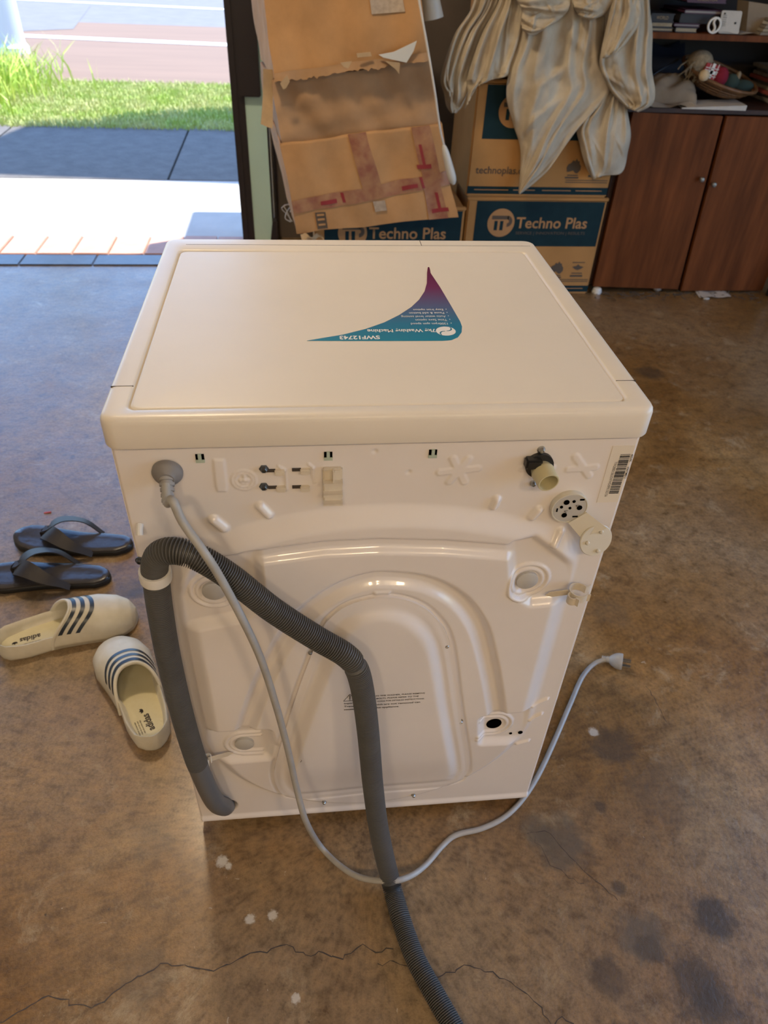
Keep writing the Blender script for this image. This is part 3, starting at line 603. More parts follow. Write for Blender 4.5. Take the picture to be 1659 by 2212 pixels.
# sticker on the lid
so = np.array([at(*q_, 2, .849) for q_ in ((663, 736.5), (700, 730), (740, 723.5), (790, 711), (830, 697), (862, 681), (888, 664), (905, 648), (917, 630), (922, 612), (922.5, 590), (924, 578), (927, 577), (929, 583), (930, 590), (950, 620), (975, 662), (994, 695), (998, 706), (997, 718), (989, 729), (975, 735), (955, 736.5), (860, 736.8), (760, 736.8))])
st = B().poly([(p_[0], p_[1], .8491) for p_ in so], (0, 0, 1), .0003).out('sticker', 'sticker', wm, 0)
def lt(px0, px1, py, body, size, bold=0):
    a = at(px0, py, 2, .849); c = at(px1, py, 2, .849); text(body, size, 'print_white', (a[0], a[1], .84960), (-1, 0, 0), (0, -1, 0), st, 'lettering', bold, abs(a[0]-c[0]))
lt(820, 733, 726, 'SWF12743', .0135, .03); lt(940, 793, 711.5, '7kg Washing Machine', .0125, .02)
for py, a, c, s_ in ((698, 968, 889, '1200rpm spin speed'), (690, 965, 897, 'Time Save option'), (682.5, 962, 866, 'Auto water level sensing'), (675, 959, 884, 'Pause & add button'), (668, 957, 893, 'Easy Iron option')):
    lt(a, c, py, s_, .0085); lt(a+8, a+6, py, '.', .02)
# swirl emblem: two comma halves of a disc
ec = at(963, 716, 2, .849)
for sgn in (1, -1):
    pts = []
    for t_ in np.linspace(0, math.pi, 16): pts.append((.0135*math.cos(t_), .0135*math.sin(t_)))
    for t_ in np.linspace(math.pi, 0, 10)[1:]: pts.append((-.0067+.0067*math.cos(t_), .0064*math.sin(t_)))
    for t_ in np.linspace(math.pi, 2*math.pi, 10)[1:-1]: pts.append((.0067+.0055*math.cos(t_), .0045*math.sin(t_)+.0018))
    B().add([(ec[0]+sgn*(.0007+.5*x_-.866*y_), ec[1]+sgn*(-.0004+.866*x_+.5*y_), .8496) for x_, y_ in pts], [tuple(range(len(pts)))]).out('emblem', 'print_white', st, 0)
# barcode label
lab = [(1324, 963), (1368, 972), (1338, 1088), (1292, 1085)]
L0 = [on_panel(*q_) for q_ in lab]; x0, x1, z0, z1 = min(L0[0][0], L0[3][0]), .2905, L0[3][2], L0[0][2]
lb = B().box(x0, x1, -.0006, .0005, z0, z1).out('barcode_label', 'paper', wm, 0)
b = B(); r = random.Random(3); z = z1-.012; xm0, xm1 = x0+.012, x0+.024
while z > z0+.014:
    w = r.choice((.0006, .0009, .0014)); b.box(xm0, xm1, -.0009, -.0005, z-w, z); z -= w+r.choice((.0005, .0008, .0013))
b.out('barcode', 'ink', lb, 0)
text('TW2880136USWWD0PK132156', .0048, 'ink', (x0+.0075, -.0009, z1-.022), (0, 0, -1), (1, 0, 0), lb, 'lettering', 0, .052)
text('4002PK', .0045, 'ink', (xm1+.0008, -.0009, z1-.012), (0, 0, -1), (1, 0, 0), lb, 'lettering', .01, .011); text('HWYMB12', .0045, 'ink', (xm1+.0008, -.0009, z1-.030), (0, 0, -1), (1, 0, 0), lb, 'lettering', .01, .017)
# printed warning on the service cover
yw = -.0251
def wt(px, py, s_, size, width=None):
    p_ = at(px, py, 1, yw); text(s_, size, 'ink', (p_[0], yw, p_[2]), (1, 0, 0), (0, 0, 1), wm, 'warning_print', .012, width)
pw = lambda a, c, y_: at(c, y_, 1, yw)[0]-at(a, y_, 1, yw)[0]
wt(772, 1507, 'BEFORE USING THE WASHER, PLEASE REMOVE', .0042, pw(772, 917, 1500)); wt(772, 1513, 'TRANSPORT BOLTS. PLEASE REFER TO THE', .0042, pw(772, 904, 1506)); wt(772, 1519, 'INSTALLATION GUIDE FOR DETAILED INSTRUCTIONS.', .0042, pw(772, 916, 1512))
wt(743, 1521.5, 'Important:', .0052); wt(743, 1528, 'Transport bolts which are not removed can', .0052, pw(743, 907, 1522)); wt(743, 1534.5, 'cause damage to the appliance.', .0052, pw(743, 862, 1528))
a, c, d_ = at(742, 1515, 1, yw), at(770, 1513, 1, yw), at(756, 1500, 1, yw)
b = B()
for p_, q_ in ((a, c), (c, d_), (d_, a)): b.tube([p_, (p_+q_)/2, q_], .0003, 6)
b.box(d_[0]-.0006, d_[0]+.0006, yw-.0003, yw, a[2]+.004, d_[2]-.003).box(d_[0]-.0006, d_[0]+.0006, yw-.0003, yw, a[2]+.0015, a[2]+.0027); b.out('warning_print', 'ink', wm, 0)
# scuffs
for px, py in ((650, 1640),):
    p_ = at(px, py, 1, -.022); B().tube([p_, p_+np.array([.001, 0, -.004]), p_+np.array([-.001, 0, -.008])], .0006, 6).out('scuff', 'grime', wm)

# ------------------------------------------------------------------ CARTONS
def carton(name, corners, amp, seed, mat, root, n=22, freq=9., top=True, disp_fn=None):
    """crumpled box from 8 corners (front bl, br, tr, tl, back bl, br, tr, tl); returns front-surface function"""
    c = np.array(corners, float)
    def disp(p):
        x, y, z = p[..., 0], p[..., 1], p[..., 2]
        d = amp*np.stack([.5*pn(x, y, z, freq, seed), pn(x, y, z, freq, seed+1), .4*pn(x, y, z, freq, seed+2)], -1)
        return p+d
    def face(i, j, k, l, nu, nv):
        u = np.linspace(0, 1, nu)[:, None, None]; v = np.linspace(0, 1, nv)[None, :, None]
        return disp((1-u)*(1-v)*c[i]+u*(1-v)*c[j]+u*v*c[k]+(1-u)*v*c[l])
    b = B()
    fs = [(0, 1, 2, 3), (5, 4, 7, 6), (4, 0, 3, 7), (1, 5, 6, 2), (4, 5, 1, 0)]+([(3, 2, 6, 7)] if top else [])
    for f_ in fs: b.grid(face(*f_, n, n))
    bm = bmesh.new(); vs = [bm.verts.new(v) for v in b.v]
    for f_ in b.f: bm.faces.new([vs[i] for i in f_])
    bmesh.ops.remove_doubles(bm, verts=bm.verts, dist=.0004); b2 = B(); b2.bm(bm)
    o = b2.out(name, mat, root, 50)
    def front(u, v, off=.002):
        p = disp(np.array((1-u)*(1-v)*c[0]+u*(1-v)*c[1]+u*v*c[2]+(1-u)*v*c[3])[None, None, :])[0, 0]; return p+np.array([0, -off, 0])
    return o, front
def band(front, p0, p1, w, off=.002, n=30):
    p0 = np.array(p0); p1 = np.array(p1); d = p1-p0; nrm = np.array([-d[1]*.5, d[0]*2]); nrm /= np.linalg.norm(nrm); nrm *= w*np.array([.5, 1])
    return np.array([[front(*(p0+d*t+nrm*s_), off) for s_ in (-.5, -.17, .17, .5)] for t in np.linspace(0, 1, n)])

def tp_box(x0, y0, z0, label, rz=0, variant=0, depth=.40):
    """printed moving carton; front face at y0"""
    t = thing('printed_carton', label, 'box', (x0+.29, y0+depth/2, z0), 0, 'dark teal printed cartons')
    w, h = .586, .406
    B().box(x0, x0+w, y0, y0+depth, z0, z0+h, .006).out('carton_body', 'cardTP', t)
    B().box(x0-.004, x0+w+.004, y0-.003, y0+.012, z0+h-.010, z0+h+.004, .003).out('top_fold', 'cardTP', t)
    e = y0-.0004
    def rect(a, c, d, f_, m_, nm='printed_panel', k=0): return B().box(x0+a, x0+c, e-.0004-k*.0004, y0+.001, z0+d, z0+f_).out(nm, m_, t, 0)
    rect(.038, .577, .212, .394, 'teal'); rect(.002, .584, .012, .040, 'teal', 'printed_band')
    for a, c in ((.03, .17), (.19, .28), (.31, .43), (.45, .56)): rect(a, c, .026, .029, 'orange', 'printed_line', 1)
    for z in (.058, .066): rect(.40, .575, z, z+.003, 'brownink', 'printed_line', 1)
    cx, cz = x0+.148, z0+.308
    n = 40; B().poly([(cx+.057*math.cos(k*2*math.pi/n), e-.0008, cz+.057*math.sin(k*2*math.pi/n)) for k in range(n)], (0, -1, 0), .0005).out('logo_disc', 'orange', t, 0)
    B().box(cx-.040, cx+.030, e-.0018, e-.001, cz+.014, cz+.029).poly([(cx+.025+.022*math.cos(a), e-.0011, cz+.0065+.0225*math.sin(a)) for a in np.linspace(math.pi/2, -math.pi/2, 12)]+[(cx+.025+.008*math.cos(a), e-.0011, cz+.0065+.008*math.sin(a)) for a in np.linspace(-math.pi/2, math.pi/2, 8)], (0, -1, 0), .0007).out('logo_bar', 'brownink', t, 0)
    B().box(cx-.028, cx-.014, e-.0018, e-.001, cz-.030, cz+.008).out('logo_leg', 'teal', t, 0); B().box(cx-.004, cx+.010, e-.0018, e-.001, cz-.030, cz+.008).out('logo_leg', 'teal', t, 0)
    text('Techno Plas', .062, 'orange', (x0+.213, e-.0012, z0+.288), (1, 0, 0), (0, 0, 1), t, 'lettering', .016, .305)
    text('SERVICE | INNOVATION | RESULTS', .016, 'brownink', (x0+.216, e-.0012, z0+.262), (1, 0, 0), (0, 0, 1), t, 'lettering', .01, .30)
    text('technoplas.com.au', .038, 'brownink', (x0+.028, e-.001, z0+.088), (1, 0, 0), (0, 0, 1), t, 'lettering', .014, .28)
    # map-shaped emblem with a swoosh under it, and a second small crest
    mx, mz = x0+.425, z0+.108
    sh_ = [(-.030, .006), (-.026, .018), (-.014, .024), (-.008, .034), (.0, .030), (.006, .040), (.012, .030), (.018, .032), (.020, .022), (.028, .012), (.028, -.002), (.018, -.014), (.010, -.014), (-.002, -.004), (-.014, -.008), (-.026, -.010)]
    B().poly([(mx+a, e-.0006, mz+c) for a, c in sh_], (0, -1, 0), .0005).box(mx-.022, mx+.022, e-.0011, e, mz-.024, mz-.020).box(mx-.030, mx+.026, e-.0011, e, mz-.034, mz-.028).out('emblem', 'brownink', t, 0)
    mx = x0+.518
    B().poly([(mx+a, e-.0006, mz+c) for a, c in ((-.026, .016), (-.008, .020), (0, .028), (.008, .020), (.026, .016), (.012, .006), (0, .002), (-.012, .006))], (0, -1, 0), .0005).box(mx-.028, mx+.028, e-.0011, e, mz+.034, mz+.037).box(mx-.024, mx+.024, e-.0011, e, mz-.014, mz-.010).box(mx-.028, mx+.028, e-.0011, e, mz-.028, mz-.020).out('emblem', 'brownink', t, 0)
    return t
tp_box(.590, 2.34, 0, 'printed brown carton on the floor beside the cabinet, lower of the right-hand pair')
tp_box(.578, 2.335, .411, 'printed brown carton half covered by the hanging cloth, upper of the right-hand pair')
tp_box(-.035, 2.20, 0, 'printed brown carton low behind the washing machine under the taped crumpled carton')
# hidden carrying carton under the cloth
t = thing('plain_carton', 'plain carton under the draped cloth on top of the printed cartons', 'box', (.88, 2.55, .82))
B().box(.60, 1.14, 2.38, 2.72, .823, 1.20, .008).out('carton_body', 'card', t)
# taped lower carton
t = thing('taped_carton', 'open brown carton with red printed tape, sagging under the tall crumpled carton', 'box', (.18, 2.2, .42))
yF = 2.02
fc = [at(640, 503, 1, yF-.01), at(986, 468, 1, yF), at(956, 266, 1, yF+.02), at(606, 312, 1, yF)]
bk = [p_+np.array([-.05, .38, .03]) for p_ in fc]
for p_, z in zip(bk[:2], (.46, .475)): p_[2] = z
o, fr = carton('carton_body', fc+bk, .011, 11, 'card', t, 30, 12., top=False)
o.modifiers.new('thickness', 'SOLIDIFY').thickness = .004
for p0, p1, w in (((.0, .30), (1.0, .44), .15), ((.47, 1.0), (.52, .36), .22), ((.86, 1), (.90, .40), .18), ((.88, .42), (.88, .0), .18)):
    w2 = w if abs(p1[0]-p0[0]) > .5 else .115
    P0, P1 = np.array(p0), np.array(p1)
    if abs(p1[0]-p0[0]) > .5: G = np.array([[fr(u_, P0[1]+(P1[1]-P0[1])*u_+s_*w, .003) for s_ in (-.5, -.2, .2, .5)] for u_ in np.linspace(0, 1, 40)])
    else: G = np.array([[fr(P0[0]+(P1[0]-P0[0])*k+s_*w2, P0[1]+(P1[1]-P0[1])*k, .0034) for s_ in (-.5, -.2, .2, .5)] for k in np.linspace(0, 1, 24)])
    B().grid(G).out('tape', 'tape', t, 60)
for (u0, v0, u1, v1) in ((.18, .315, .28, .325), (.69, .375, .79, .395), (.845, .82, .86, .62), (.9, .3, .9, .1), (.32, .41, .325, .30), (.82, .49, .825, .36), (.81, .6, .9, .6), (.85, .09, .95, .1)):
    d = np.array([u1-u0, v1-v0]); n_ = np.array([0, .022]) if abs(d[0]) > .05 else np.array([.009, 0])
    G = np.array([[fr(u0+d[0]*k+n_[0]*s_, v0+d[1]*k+n_[1]*s_, .0052) for s_ in (-1, 1)] for k in np.linspace(0, 1, 8)]); B().grid(G).out('tape_print', 'tapered', t, 60)
G = np.array([[fr(u_, v_, .004) for v_ in np.linspace(.02, .21, 6)] for u_ in np.linspace(.135, .20, 4)]); B().grid(G).out('stamp', 'brownink', t, 60)
for v_ in (.06, .12, .17): B().grid(np.array([[fr(u_, v_+s_, .0055) for s_ in (0, .022)] for u_ in np.linspace(.145, .19, 4)])).out('stamp_line', 'card', t, 60)
G = np.array([[fr(u_, v_, .0055) for v_ in (.16, .2, .28)] for u_ in (.50, .54, .575)]); B().grid(G).out('paper_patch', 'wrap', t, 60)
# torn corner at the bottom left
p_ = at(655, 505, 1, 1.99); B().grid(np.array([[p_+np.array([.055*u_+.01*v_, -.02*math.sin(3*u_+v_*2), -.022*v_+.006*math.sin(9*u_)]) for v_ in np.linspace(0, 1, 5)] for u_ in np.linspace(-.2, 1.2, 12)])).out('torn_edge', 'cardlight', t, 60)
# tall crumpled carton standing in it
t = thing('crumpled_carton', 'tall battered brown carton torn across the middle beside the door jamb', 'box', (.1, 2.3, .55))
def cc_(px, py, y): return at(px, py, 1, y)
f1 = [cc_(612, 330, 2.06), cc_(950, 290, 2.06), cc_(935, 128, 2.08), cc_(590, 170, 2.08)]
b1 = [p_+np.array([-.055, .36, .0]) for p_ in f1]
o1, fr1 = carton('lower_half', f1+b1, .016, 21, 'cardold', t, 34, 10.)
f2 = [cc_(590, 170, 2.055), cc_(926, 122, 2.05), cc_(885, -190, 2.10), cc_(545, -170, 2.10)]
f2[0][2] += -.006; b2 = [p_+np.array([-.055, .37, .01]) for p_ in f2]
o2, fr2 = carton('upper_half', f2+b2, .017, 31, 'card', t, 34, 9.)
# torn lip along the fold, hole with foam, hanging strip
lip = []
rg = np.random.default_rng(5)
for u_ in np.linspace(0, 1, 60):
    a = fr2(u_, .012, .004); d_ = .008+.012*rg.random()*(.4+.6*math.sin(u_*7)**2); lip.append([a+np.array([0, .0, .012]), a+np.array([0, -.004, 0]), a+np.array([.002*rg.normal(), -.006-.006*rg.random(), -d_])])
B().grid(np.array(lip)).out('torn_lip', 'cardold', t, 60)
hpx = [(818, 118), (850, 112), (900, 88), (893, 110), (878, 135), (855, 130), (828, 124)]
B().poly([cc_(a, c, 2.026) for a, c in hpx], (0, -1, 0), .004).out('foam_piece', 'foam', t, 0)
B().poly([cc_(a, c, 2.022) for a, c in ((770, 115), (800, 112), (803, 121), (772, 124))], (0, -1, 0), .003).out('torn_flap', 'cardlight', t, 0)
B().poly([cc_(a, c, 2.022) for a, c in ((605, 180), (620, 162), (626, 176), (618, 190), (612, 193))], (0, -1, 0), .003).out('torn_flap', 'cardlight', t, 0)
B().poly([cc_(a, c, 2.022) for a, c in ((832, 132), (864, 135), (862, 160), (855, 150))], (0, -1, 0), .003).out('torn_flap', 'cardlight', t, 0)
B().poly([cc_(a, c, 2.022) for a, c in ((735, 135), (760, 132), (752, 148), (742, 144))], (0, -1, 0), .003).out('torn_flap', 'cardlight', t, 0)
G = []
for k, v_ in enumerate(np.linspace(0, 1, 10)):
    a = cc_(568+2*math.sin(v_*3)-5*v_, 148+v_*120, 2.10+.01*math.sin(4*v_)); c = cc_(590-1*v_, 150+v_*128, 2.08+.01*math.sin(4*v_)); G.append([a, (a+c)/2+np.array([0, -.006, 0]), c])
B().grid(np.array(G)).out('hanging_strip', 'cardlight', t, 60)
G = np.array([[fr2(u_, v_, .004) for v_ in (.36, .42, .5, .6)] for u_ in (.66, .70, .78, .84, .88)]); B().grid(G).out('bubble_wrap_patch', 'wrap', t, 60)
# string tangle at the foot of the jamb
b = B(); r = np.random.default_rng(3); p_ = at(622, 460, 1, 2.25); 
pts = [p_+np.array([.02*math.sin(k*1.7), .015*math.cos(k*1.1), .035*math.sin(k*.9)])+r.normal(0, .004, 3) for k in range(14)]
tag(b.tube(spline(pts, 90), .0018, 6).out('string_tangle', 'cable'), 'tangle of pale string beside the taped carton', 'string')

# ------------------------------------------------------------------ HANGING LAMP
t = thing('hanging_lamp', 'white cone-shaded lamp with its cable and inline switch hanging beside the cartons', 'lamp', tuple(at(940, 20, 1, 2.35)))
tp, bt = np.array(at(925, -45, 1, 2.35)), np.array(at(935, 40, 1, 2.35)); ax = bt-tp; l_ = np.linalg.norm(ax)
B().lathe([(.020, -.02), (.024, 0), (.038, l_), (.0365, l_), (.022, .004)], tp, ax, 28, False).out('lamp_shade', 'lampm', t)
B().lathe([(.018, -.05), (.02, -.02), (.02, .0)], tp, ax, 20).out('lamp_neck', 'lampm', t)
cb = [at(885, -120, 1, 1.99), at(905, 0, 1, 1.985), at(922, 95, 1, 1.975), at(938, 190, 1, 1.97), at(950, 275, 1, 1.975), at(959, 315, 1, 1.98)]
c_ = B().tube(spline(cb, 60), .0037, 8).out('cable', 'cable', t)
a, c = at(958, 312, 1, 1.98), at(980, 398, 1, 1.985); d_ = (c-a)/np.linalg.norm(c-a)
P = np.array([a+(c-a)*k for k in np.linspace(0, 1, 14)]); rad = .016*np.sqrt(np.clip(1-(np.linspace(-1, 1, 14)*.97)**4, .02, 1))*np.linspace(.7, 1.05, 14)
B().tube(P, rad, 16).out('inline_switch', 'lampm', c_)

# ------------------------------------------------------------------ WOODEN WALL UNIT
cu = thing('wall_unit', 'reddish brown wooden cupboard with two doors and open shelves above', 'cabinet', (1.62, 2.55, 0))
def prism(p4, y0, y1): return B().hexa([(p4[0][0], y0, p4[0][1]), (p4[1][0], y0, p4[1][1]), (p4[1][0], y1, p4[1][1]), (p4[0][0], y1, p4[0][1]), (p4[3][0], y0, p4[3][1]), (p4[2][0], y0, p4[2][1]), (p4[2][0], y1, p4[2][1]), (p4[3][0], y1, p4[3][1])])
d1 = prism([(1.205, .03), (1.606, .016), (1.573, .716), (1.205, .722)], 2.355, 2.378).out('door', 'wood', cu, 0)
d2 = prism([(1.622, .010), (2.012, .012), (2.012, .715), (1.588, .717)], 2.350, 2.373).out('door', 'wood', cu, 0)
for dd, px, py, y in ((d1, 1515, 387, 2.345), (d2, 1541, 398, 2.34)):
    q = at(px, py, 1, y); B().lathe([(.004, .012), (.004, 0), (.009, -.003), (.010, -.010), (.007, -.014), (0, -.015)], q, (0, 1, 0), 18, False).out('knob', 'knob', dd)
B().box(1.185, 1.203, 2.38, 2.78, .03, .727).box(2.0, 2.02, 2.38, 2.78, .03, .727).box(1.2, 2.0, 2.76, 2.78, .03, .727).box(1.2, 2.0, 2.38, 2.78, .03, .05).out('carcass', 'wooddark', cu, 0)
B().box(1.18, 2.03, 2.36, 2.80, .722, .738, .002).out('counter_top', 'wooddark', cu)
B().box(1.20, 2.02, 2.42, 2.80, .955, .975, .002).out('shelf', 'wood', cu); B().box(1.20, 2.02, 2.42, 2.80, 1.25, 1.27, .002).out('shelf', 'wood', cu)
B().box(1.18, 1.20, 2.42, 2.80, .738, 1.5).box(2.02, 2.04, 2.42, 2.80, .738, 1.5).out('side_panel', 'wooddark', cu, 0)
B().box(1.2, 2.02, 2.79, 2.80, .738, 1.5).out('back_board', 'backdark', cu, 0)
# things on the upper shelf (top at z = .975)
def book(px0, px1, pyb, pyt, y, dep, zb, cover, pages, label, letters=None):
    a, c = at(px0, pyb, 1, y), at(px1, pyb, 1, y); zt = zb+(at(px0, pyt, 1, y)[2]-at(px0, pyb, 1, y)[2]); x0, x1 = a[0], c[0]
    t = thing('book', label, 'book', ((x0+x1)/2, y+dep/2, zb), group='books lying on the shelf')
    B().box(x0, x1, y, y+dep, zb, zb+.003).box(x0, x1, y, y+dep, zt-.003, zt).box(x0, x0+.003, y, y+dep, zb, zt).out('cover', cover, t, 0)
    B().box(x0+.003, x1-.003, y+.002, y+dep-.002, zb+.003, zt-.003).out('pages', pages, t, 0)
    if letters: text(letters, (zt-zb)*.6, 'gold', ((x0+x1)/2, y-.0005, zb+(zt-zb)*.28), (1, 0, 0), (0, 0, 1), t, 'lettering', 0, (x1-x0)*.5, 'CENTER')
    return zt
z = book(1408, 1456, 57, 48, 2.45, .15, .9755, 'bookdark', 'pages', 'dark book at the bottom left of the upper shelf')
z2 = book(1408, 1455, 48, 36, 2.45, .15, z+.0002, 'bookdark', 'pages', 'black book with pale page edges second in the left shelf pile', 'ANCIENT')
book(1406, 1458, 35, 17, 2.455, .15, z2+.0002, 'bookdark', 'bookdark', 'black book with gold lettering on top of the left shelf pile', 'WORLD')
za = book(1460, 1508, 58, 46, 2.44, .14, .9755, 'bookdark', 'pages', 'thick pale-paged book lying next to the left pile on the shelf')
zb_ = book(1458, 1515, 43, 36, 2.45, .16, za+.0002, 'bookplum', 'pagesg', 'thin plum book resting on the pale-paged book')
book(1470, 1575, 36, 15, 2.47, .2, zb_+.0002, 'bookdark', 'bookdark', 'large black book in the middle of the shelf pile')
zc = zb_+(at(1470, 15, 1, 2.47)[2]-at(1470, 36, 1, 2.47)[2])
book(1482, 1572, 13, 4, 2.465, .2, zc+.0004, 'bookplum', 'pagesg', 'grey-edged book with plum cover on top of the large black book')
book(1484, 1570, 3, -14, 2.47, .2, zc+.034, 'bookplum', 'bookplum', 'plum book with blue spine on the very top of the middle pile', 'COLLECTION')
q = at(1546, 47, 1, 2.43)
b = B(); n = 32
for r0, r1 in ((.0265, .0200),): b.loft([[(q[0]+rr_*math.cos(a), q[1]+yy, 1.0025+rr_*math.sin(a)) for a in np.linspace(0, 2*math.pi, n, endpoint=False)] for rr_, yy in ((r0, 0), (r0, .006), (r1, .006), (r1, 0), (r0, 0))], False, False)
t = thing('ring_ornament', 'small white ring ornament with an inner swirl leaning on the shelf', 'ornament', (q[0], q[1], .976))
b.out('ring', 'white', t)
sp_ = [(q[0]+.019*math.sin(k*math.pi)*.55*(1 if k < .5 else 1)*math.cos(k*math.pi), q[1]+.003, 1.0025+.021*(k*2-1)) for k in np.linspace(0, 1, 14)]
B().tube(sp_, .0045, 8).out('swirl', 'white', t)
q0, q1 = at(1556, 60, 1, 2.425), at(1606, 26, 1, 2.44)
t = thing('white_card', 'white rounded card with small print propped on the shelf', 'card', ((q0[0]+q1[0])/2, 2.44, .976))
B().loft([[(p_[0], 2.43+yy+(p_[1]-.978)*.25, p_[1]) for p_ in [(v[0], v[1]) for v in rrect(q0[0], q1[0], .978, 1.048, .006, 0)]] for yy in (0, .002)]).out('card_sheet', 'paperw', t, 30)
for k in range(4): text('a b c d e f', .0055, 'ink', (q0[0]+.006+.004*k, 2.4275+(1.03-.978)*.25, 1.035), (0, -.2, -1), (1, 0, 0), t, 'small_print', 0, .035)
B().box(q1[0]-.024, q1[0]-.018, 2.435, 2.4405, 1.008, 1.014).box(q0[0]+.010, q0[0]+.015, 2.442, 2.447, 1.036, 1.041).out('printed_dot', 'ink', t, 0)
b = B(); q = at(1570, 64, 1, 2.43)
b.grid(np.array([[(q[0]-.03+.16*u_, 2.425+.12*v_, .9765+.004+.003*math.sin(9*u_+2*v_)) for v_ in np.linspace(0, 1, 5)] for u_ in np.linspace(0, 1, 14)]))
tag(b.out('loose_paper', 'paperw', smooth=60), 'curled white sheet under the card on the upper shelf', 'paper')
q0 = at(1612, 60, 1, 2.50); B_ = B().poly([(q0[0]-.02, 2.50, 1.075), (q0[0]+.13, 2.5, 1.062), (q0[0]+.045, 2.5, .978), (q0[0]+.005, 2.5, .978)], (0, 1, 0), .09)
tag(B_.out('dark_pouch', 'linen', smooth=0), 'dark brown folded pouch beside the white card on the shelf', 'pouch')
q0 = at(1632, 55, 1, 2.46)
for k in range(5):
    w = .14-.012*k; x = q0[0]+.02+.006*k
    tag(B().hexa([(x, 2.445, .976+.011*k), (x+w, 2.445, .977+.011*k), (x+w+.02, 2.6, .977+.011*k), (x+.02, 2.6, .976+.011*k), (x+.003, 2.445, .985+.011*k), (x+w, 2.445, .985+.011*k), (x+w+.02, 2.6, .985+.011*k), (x+.02, 2.6, .985+.011*k)]).out('paper_bundle', ('newsprint', 'pages', 'newsprint', 'paperw', 'newsprint')[k], smooth=0),
        ('lowest brown', 'second', 'third', 'fourth, white', 'topmost')[k]+' paper bundle of the pile at the right end of the upper shelf', 'papers', 'paper bundles on the upper shelf')
# things on the counter (top z = .738)
CZ = .7385
b = B(); nn = 26
def cushion(cx, cy, sx, sy, h, rot, seed):
    U = np.linspace(-1, 1, nn)[:, None]; Vv = np.linspace(-1, 1, nn)[None, :]
    e_ = (1-np.abs(U)**4)*(1-np.abs(Vv)**4); hh = h*(e_**.5)*(1+.25*pn(U*2, Vv*2, 0*U, 2., seed))
    x = U*sx+0*Vv; y = Vv*sy+0*U; c, s = math.cos(rot), math.sin(rot)
    return np.stack([cx+x*c-y*s, cy+x*s+y*c, CZ+hh+.002], 2)
G = cushion(1.40, 2.535, .115, .105, .075, -.3, 3); b.grid(G); G2 = G.copy(); G2[:, :, 2] = CZ+.001; b.grid(G2)
tag(b.out('cushion', 'linen', smooth=180), 'beige cushion lying on the cupboard between the cloth and the basket', 'cushion')
b = B(); b.grid(np.array([[(1.20+.26*u_, 2.352+.06*v_, CZ+.003+.012*v_*math.sin(5*u_)**2+.01*max(0, math.sin(11*u_))*(1-v_)) for v_ in np.linspace(0, 1, 6)] for u_ in np.linspace(0, 1, 24)]))
tag(b.out('cloth_rag', 'cloth', smooth=180), 'crumpled beige rag along the front edge of the cupboard top', 'cloth')
x0, x1 = at(1472, 232, 1, 2.36)[0], at(1604, 246, 1, 2.36)[0]
B_ = B().hexa([(x0, 2.352, CZ), (x1, 2.345, CZ), (x1+.03, 2.5, CZ), (x0+.03, 2.5, CZ), (x0, 2.352, CZ+.004), (x1, 2.345, CZ+.018), (x1+.03, 2.5, CZ+.014), (x0+.03, 2.5, CZ+.004)])
tag(B_.out('notepad', 'paperw', smooth=0), 'white paper pad at the front edge below the basket', 'paper')
# wicker basket (tilted) and what lies in it
bq = at(1545, 195, 1, 2.60); bx, by = 1.592, 2.535
t = thing('wicker_basket', 'shallow round brown wicker basket tilted on the cupboard top', 'basket', (bx, by, CZ))
tilt = Matrix.Rotation(.22, 4, 'Y') @ Matrix.Rotation(.25, 4, 'X')
def bk_(r, a, z): p_ = tilt @ Vector((r*1.25*math.cos(a), r*math.sin(a), z)); return (bx+p_.x, by+p_.y, CZ+.055+p_.z)
A = np.linspace(0, 2*math.pi, 49)
b = B()
for k, (r_, z_) in enumerate(((.055, -.012), (.075, -.008), (.09, .0), (.103, .01), (.114, .021), (.124, .032))): b.tube([bk_(r_, a, z_) for a in A], .0032, 6)
b.out('woven_strand', 'wicker', t, 60)
B().tube([bk_(.132, a, .042) for a in A], .0065, 8).out('rim', 'wicker', t, 60)
for a in np.linspace(0, 2*math.pi, 18, endpoint=False): B().tube([bk_(.02, a, -.014), bk_(.06, a, -.014), bk_(.1, a, .006), bk_(.132, a, .044)], .0026, 6).out('stake', 'wicker', t, 60)
B().loft([[bk_(.052, a, z_) for a in A[:-1]] for z_ in (-.018, -.014)]).out('base', 'wicker', t, 0)
# plush doll: wool hair, cream face, checked dress
dc = Vector(at(1519, 130, 1, 2.48))
t = thing('plush_doll', 'soft doll with shaggy beige wool hair and red checked dress lying in the basket', 'doll', dc)
hc = dc+Vector((-.008, .01, -.004)); B().ball(hc, .044, 18, (1.15, .9, .85)).out('hair_base', 'wool', t)
b = B(); r = np.random.default_rng(8)
for k in range(90):
    v = Vector(r.normal(size=3)).normalized(); v.y = -abs(v.y)*.8
    p0 = hc+Vector((v.x*.045, v.y*.036, v.z*.034)); p1 = p0+Vector((r.normal()*.012-.006, -.004, -.018-.012*r.random())); p2 = p1+Vector((r.normal()*.008-.006, .002, -.014)); b.tube([p0, p1, p2], .0024, 5)
b.out('yarn_hair', 'wool', t, 60)
f_ = at(1521, 163, 1, 2.415)
B().ball(f_, .020, 14).out('face', 'cream', t)
pq = at(1537, 150, 1, 2.445)
dress = B().hexa([(pq[0]-.032, 2.442, pq[2]-.026), (pq[0]+.020, 2.442, pq[2]-.036), (pq[0]+.020, 2.50, pq[2]-.036), (pq[0]-.032, 2.50, pq[2]-.026), (pq[0]-.022, 2.445, pq[2]+.022), (pq[0]+.034, 2.445, pq[2]+.012), (pq[0]+.034, 2.50, pq[2]+.012), (pq[0]-.022, 2.50, pq[2]+.022)]).out('dress', 'plaid', t, 0)
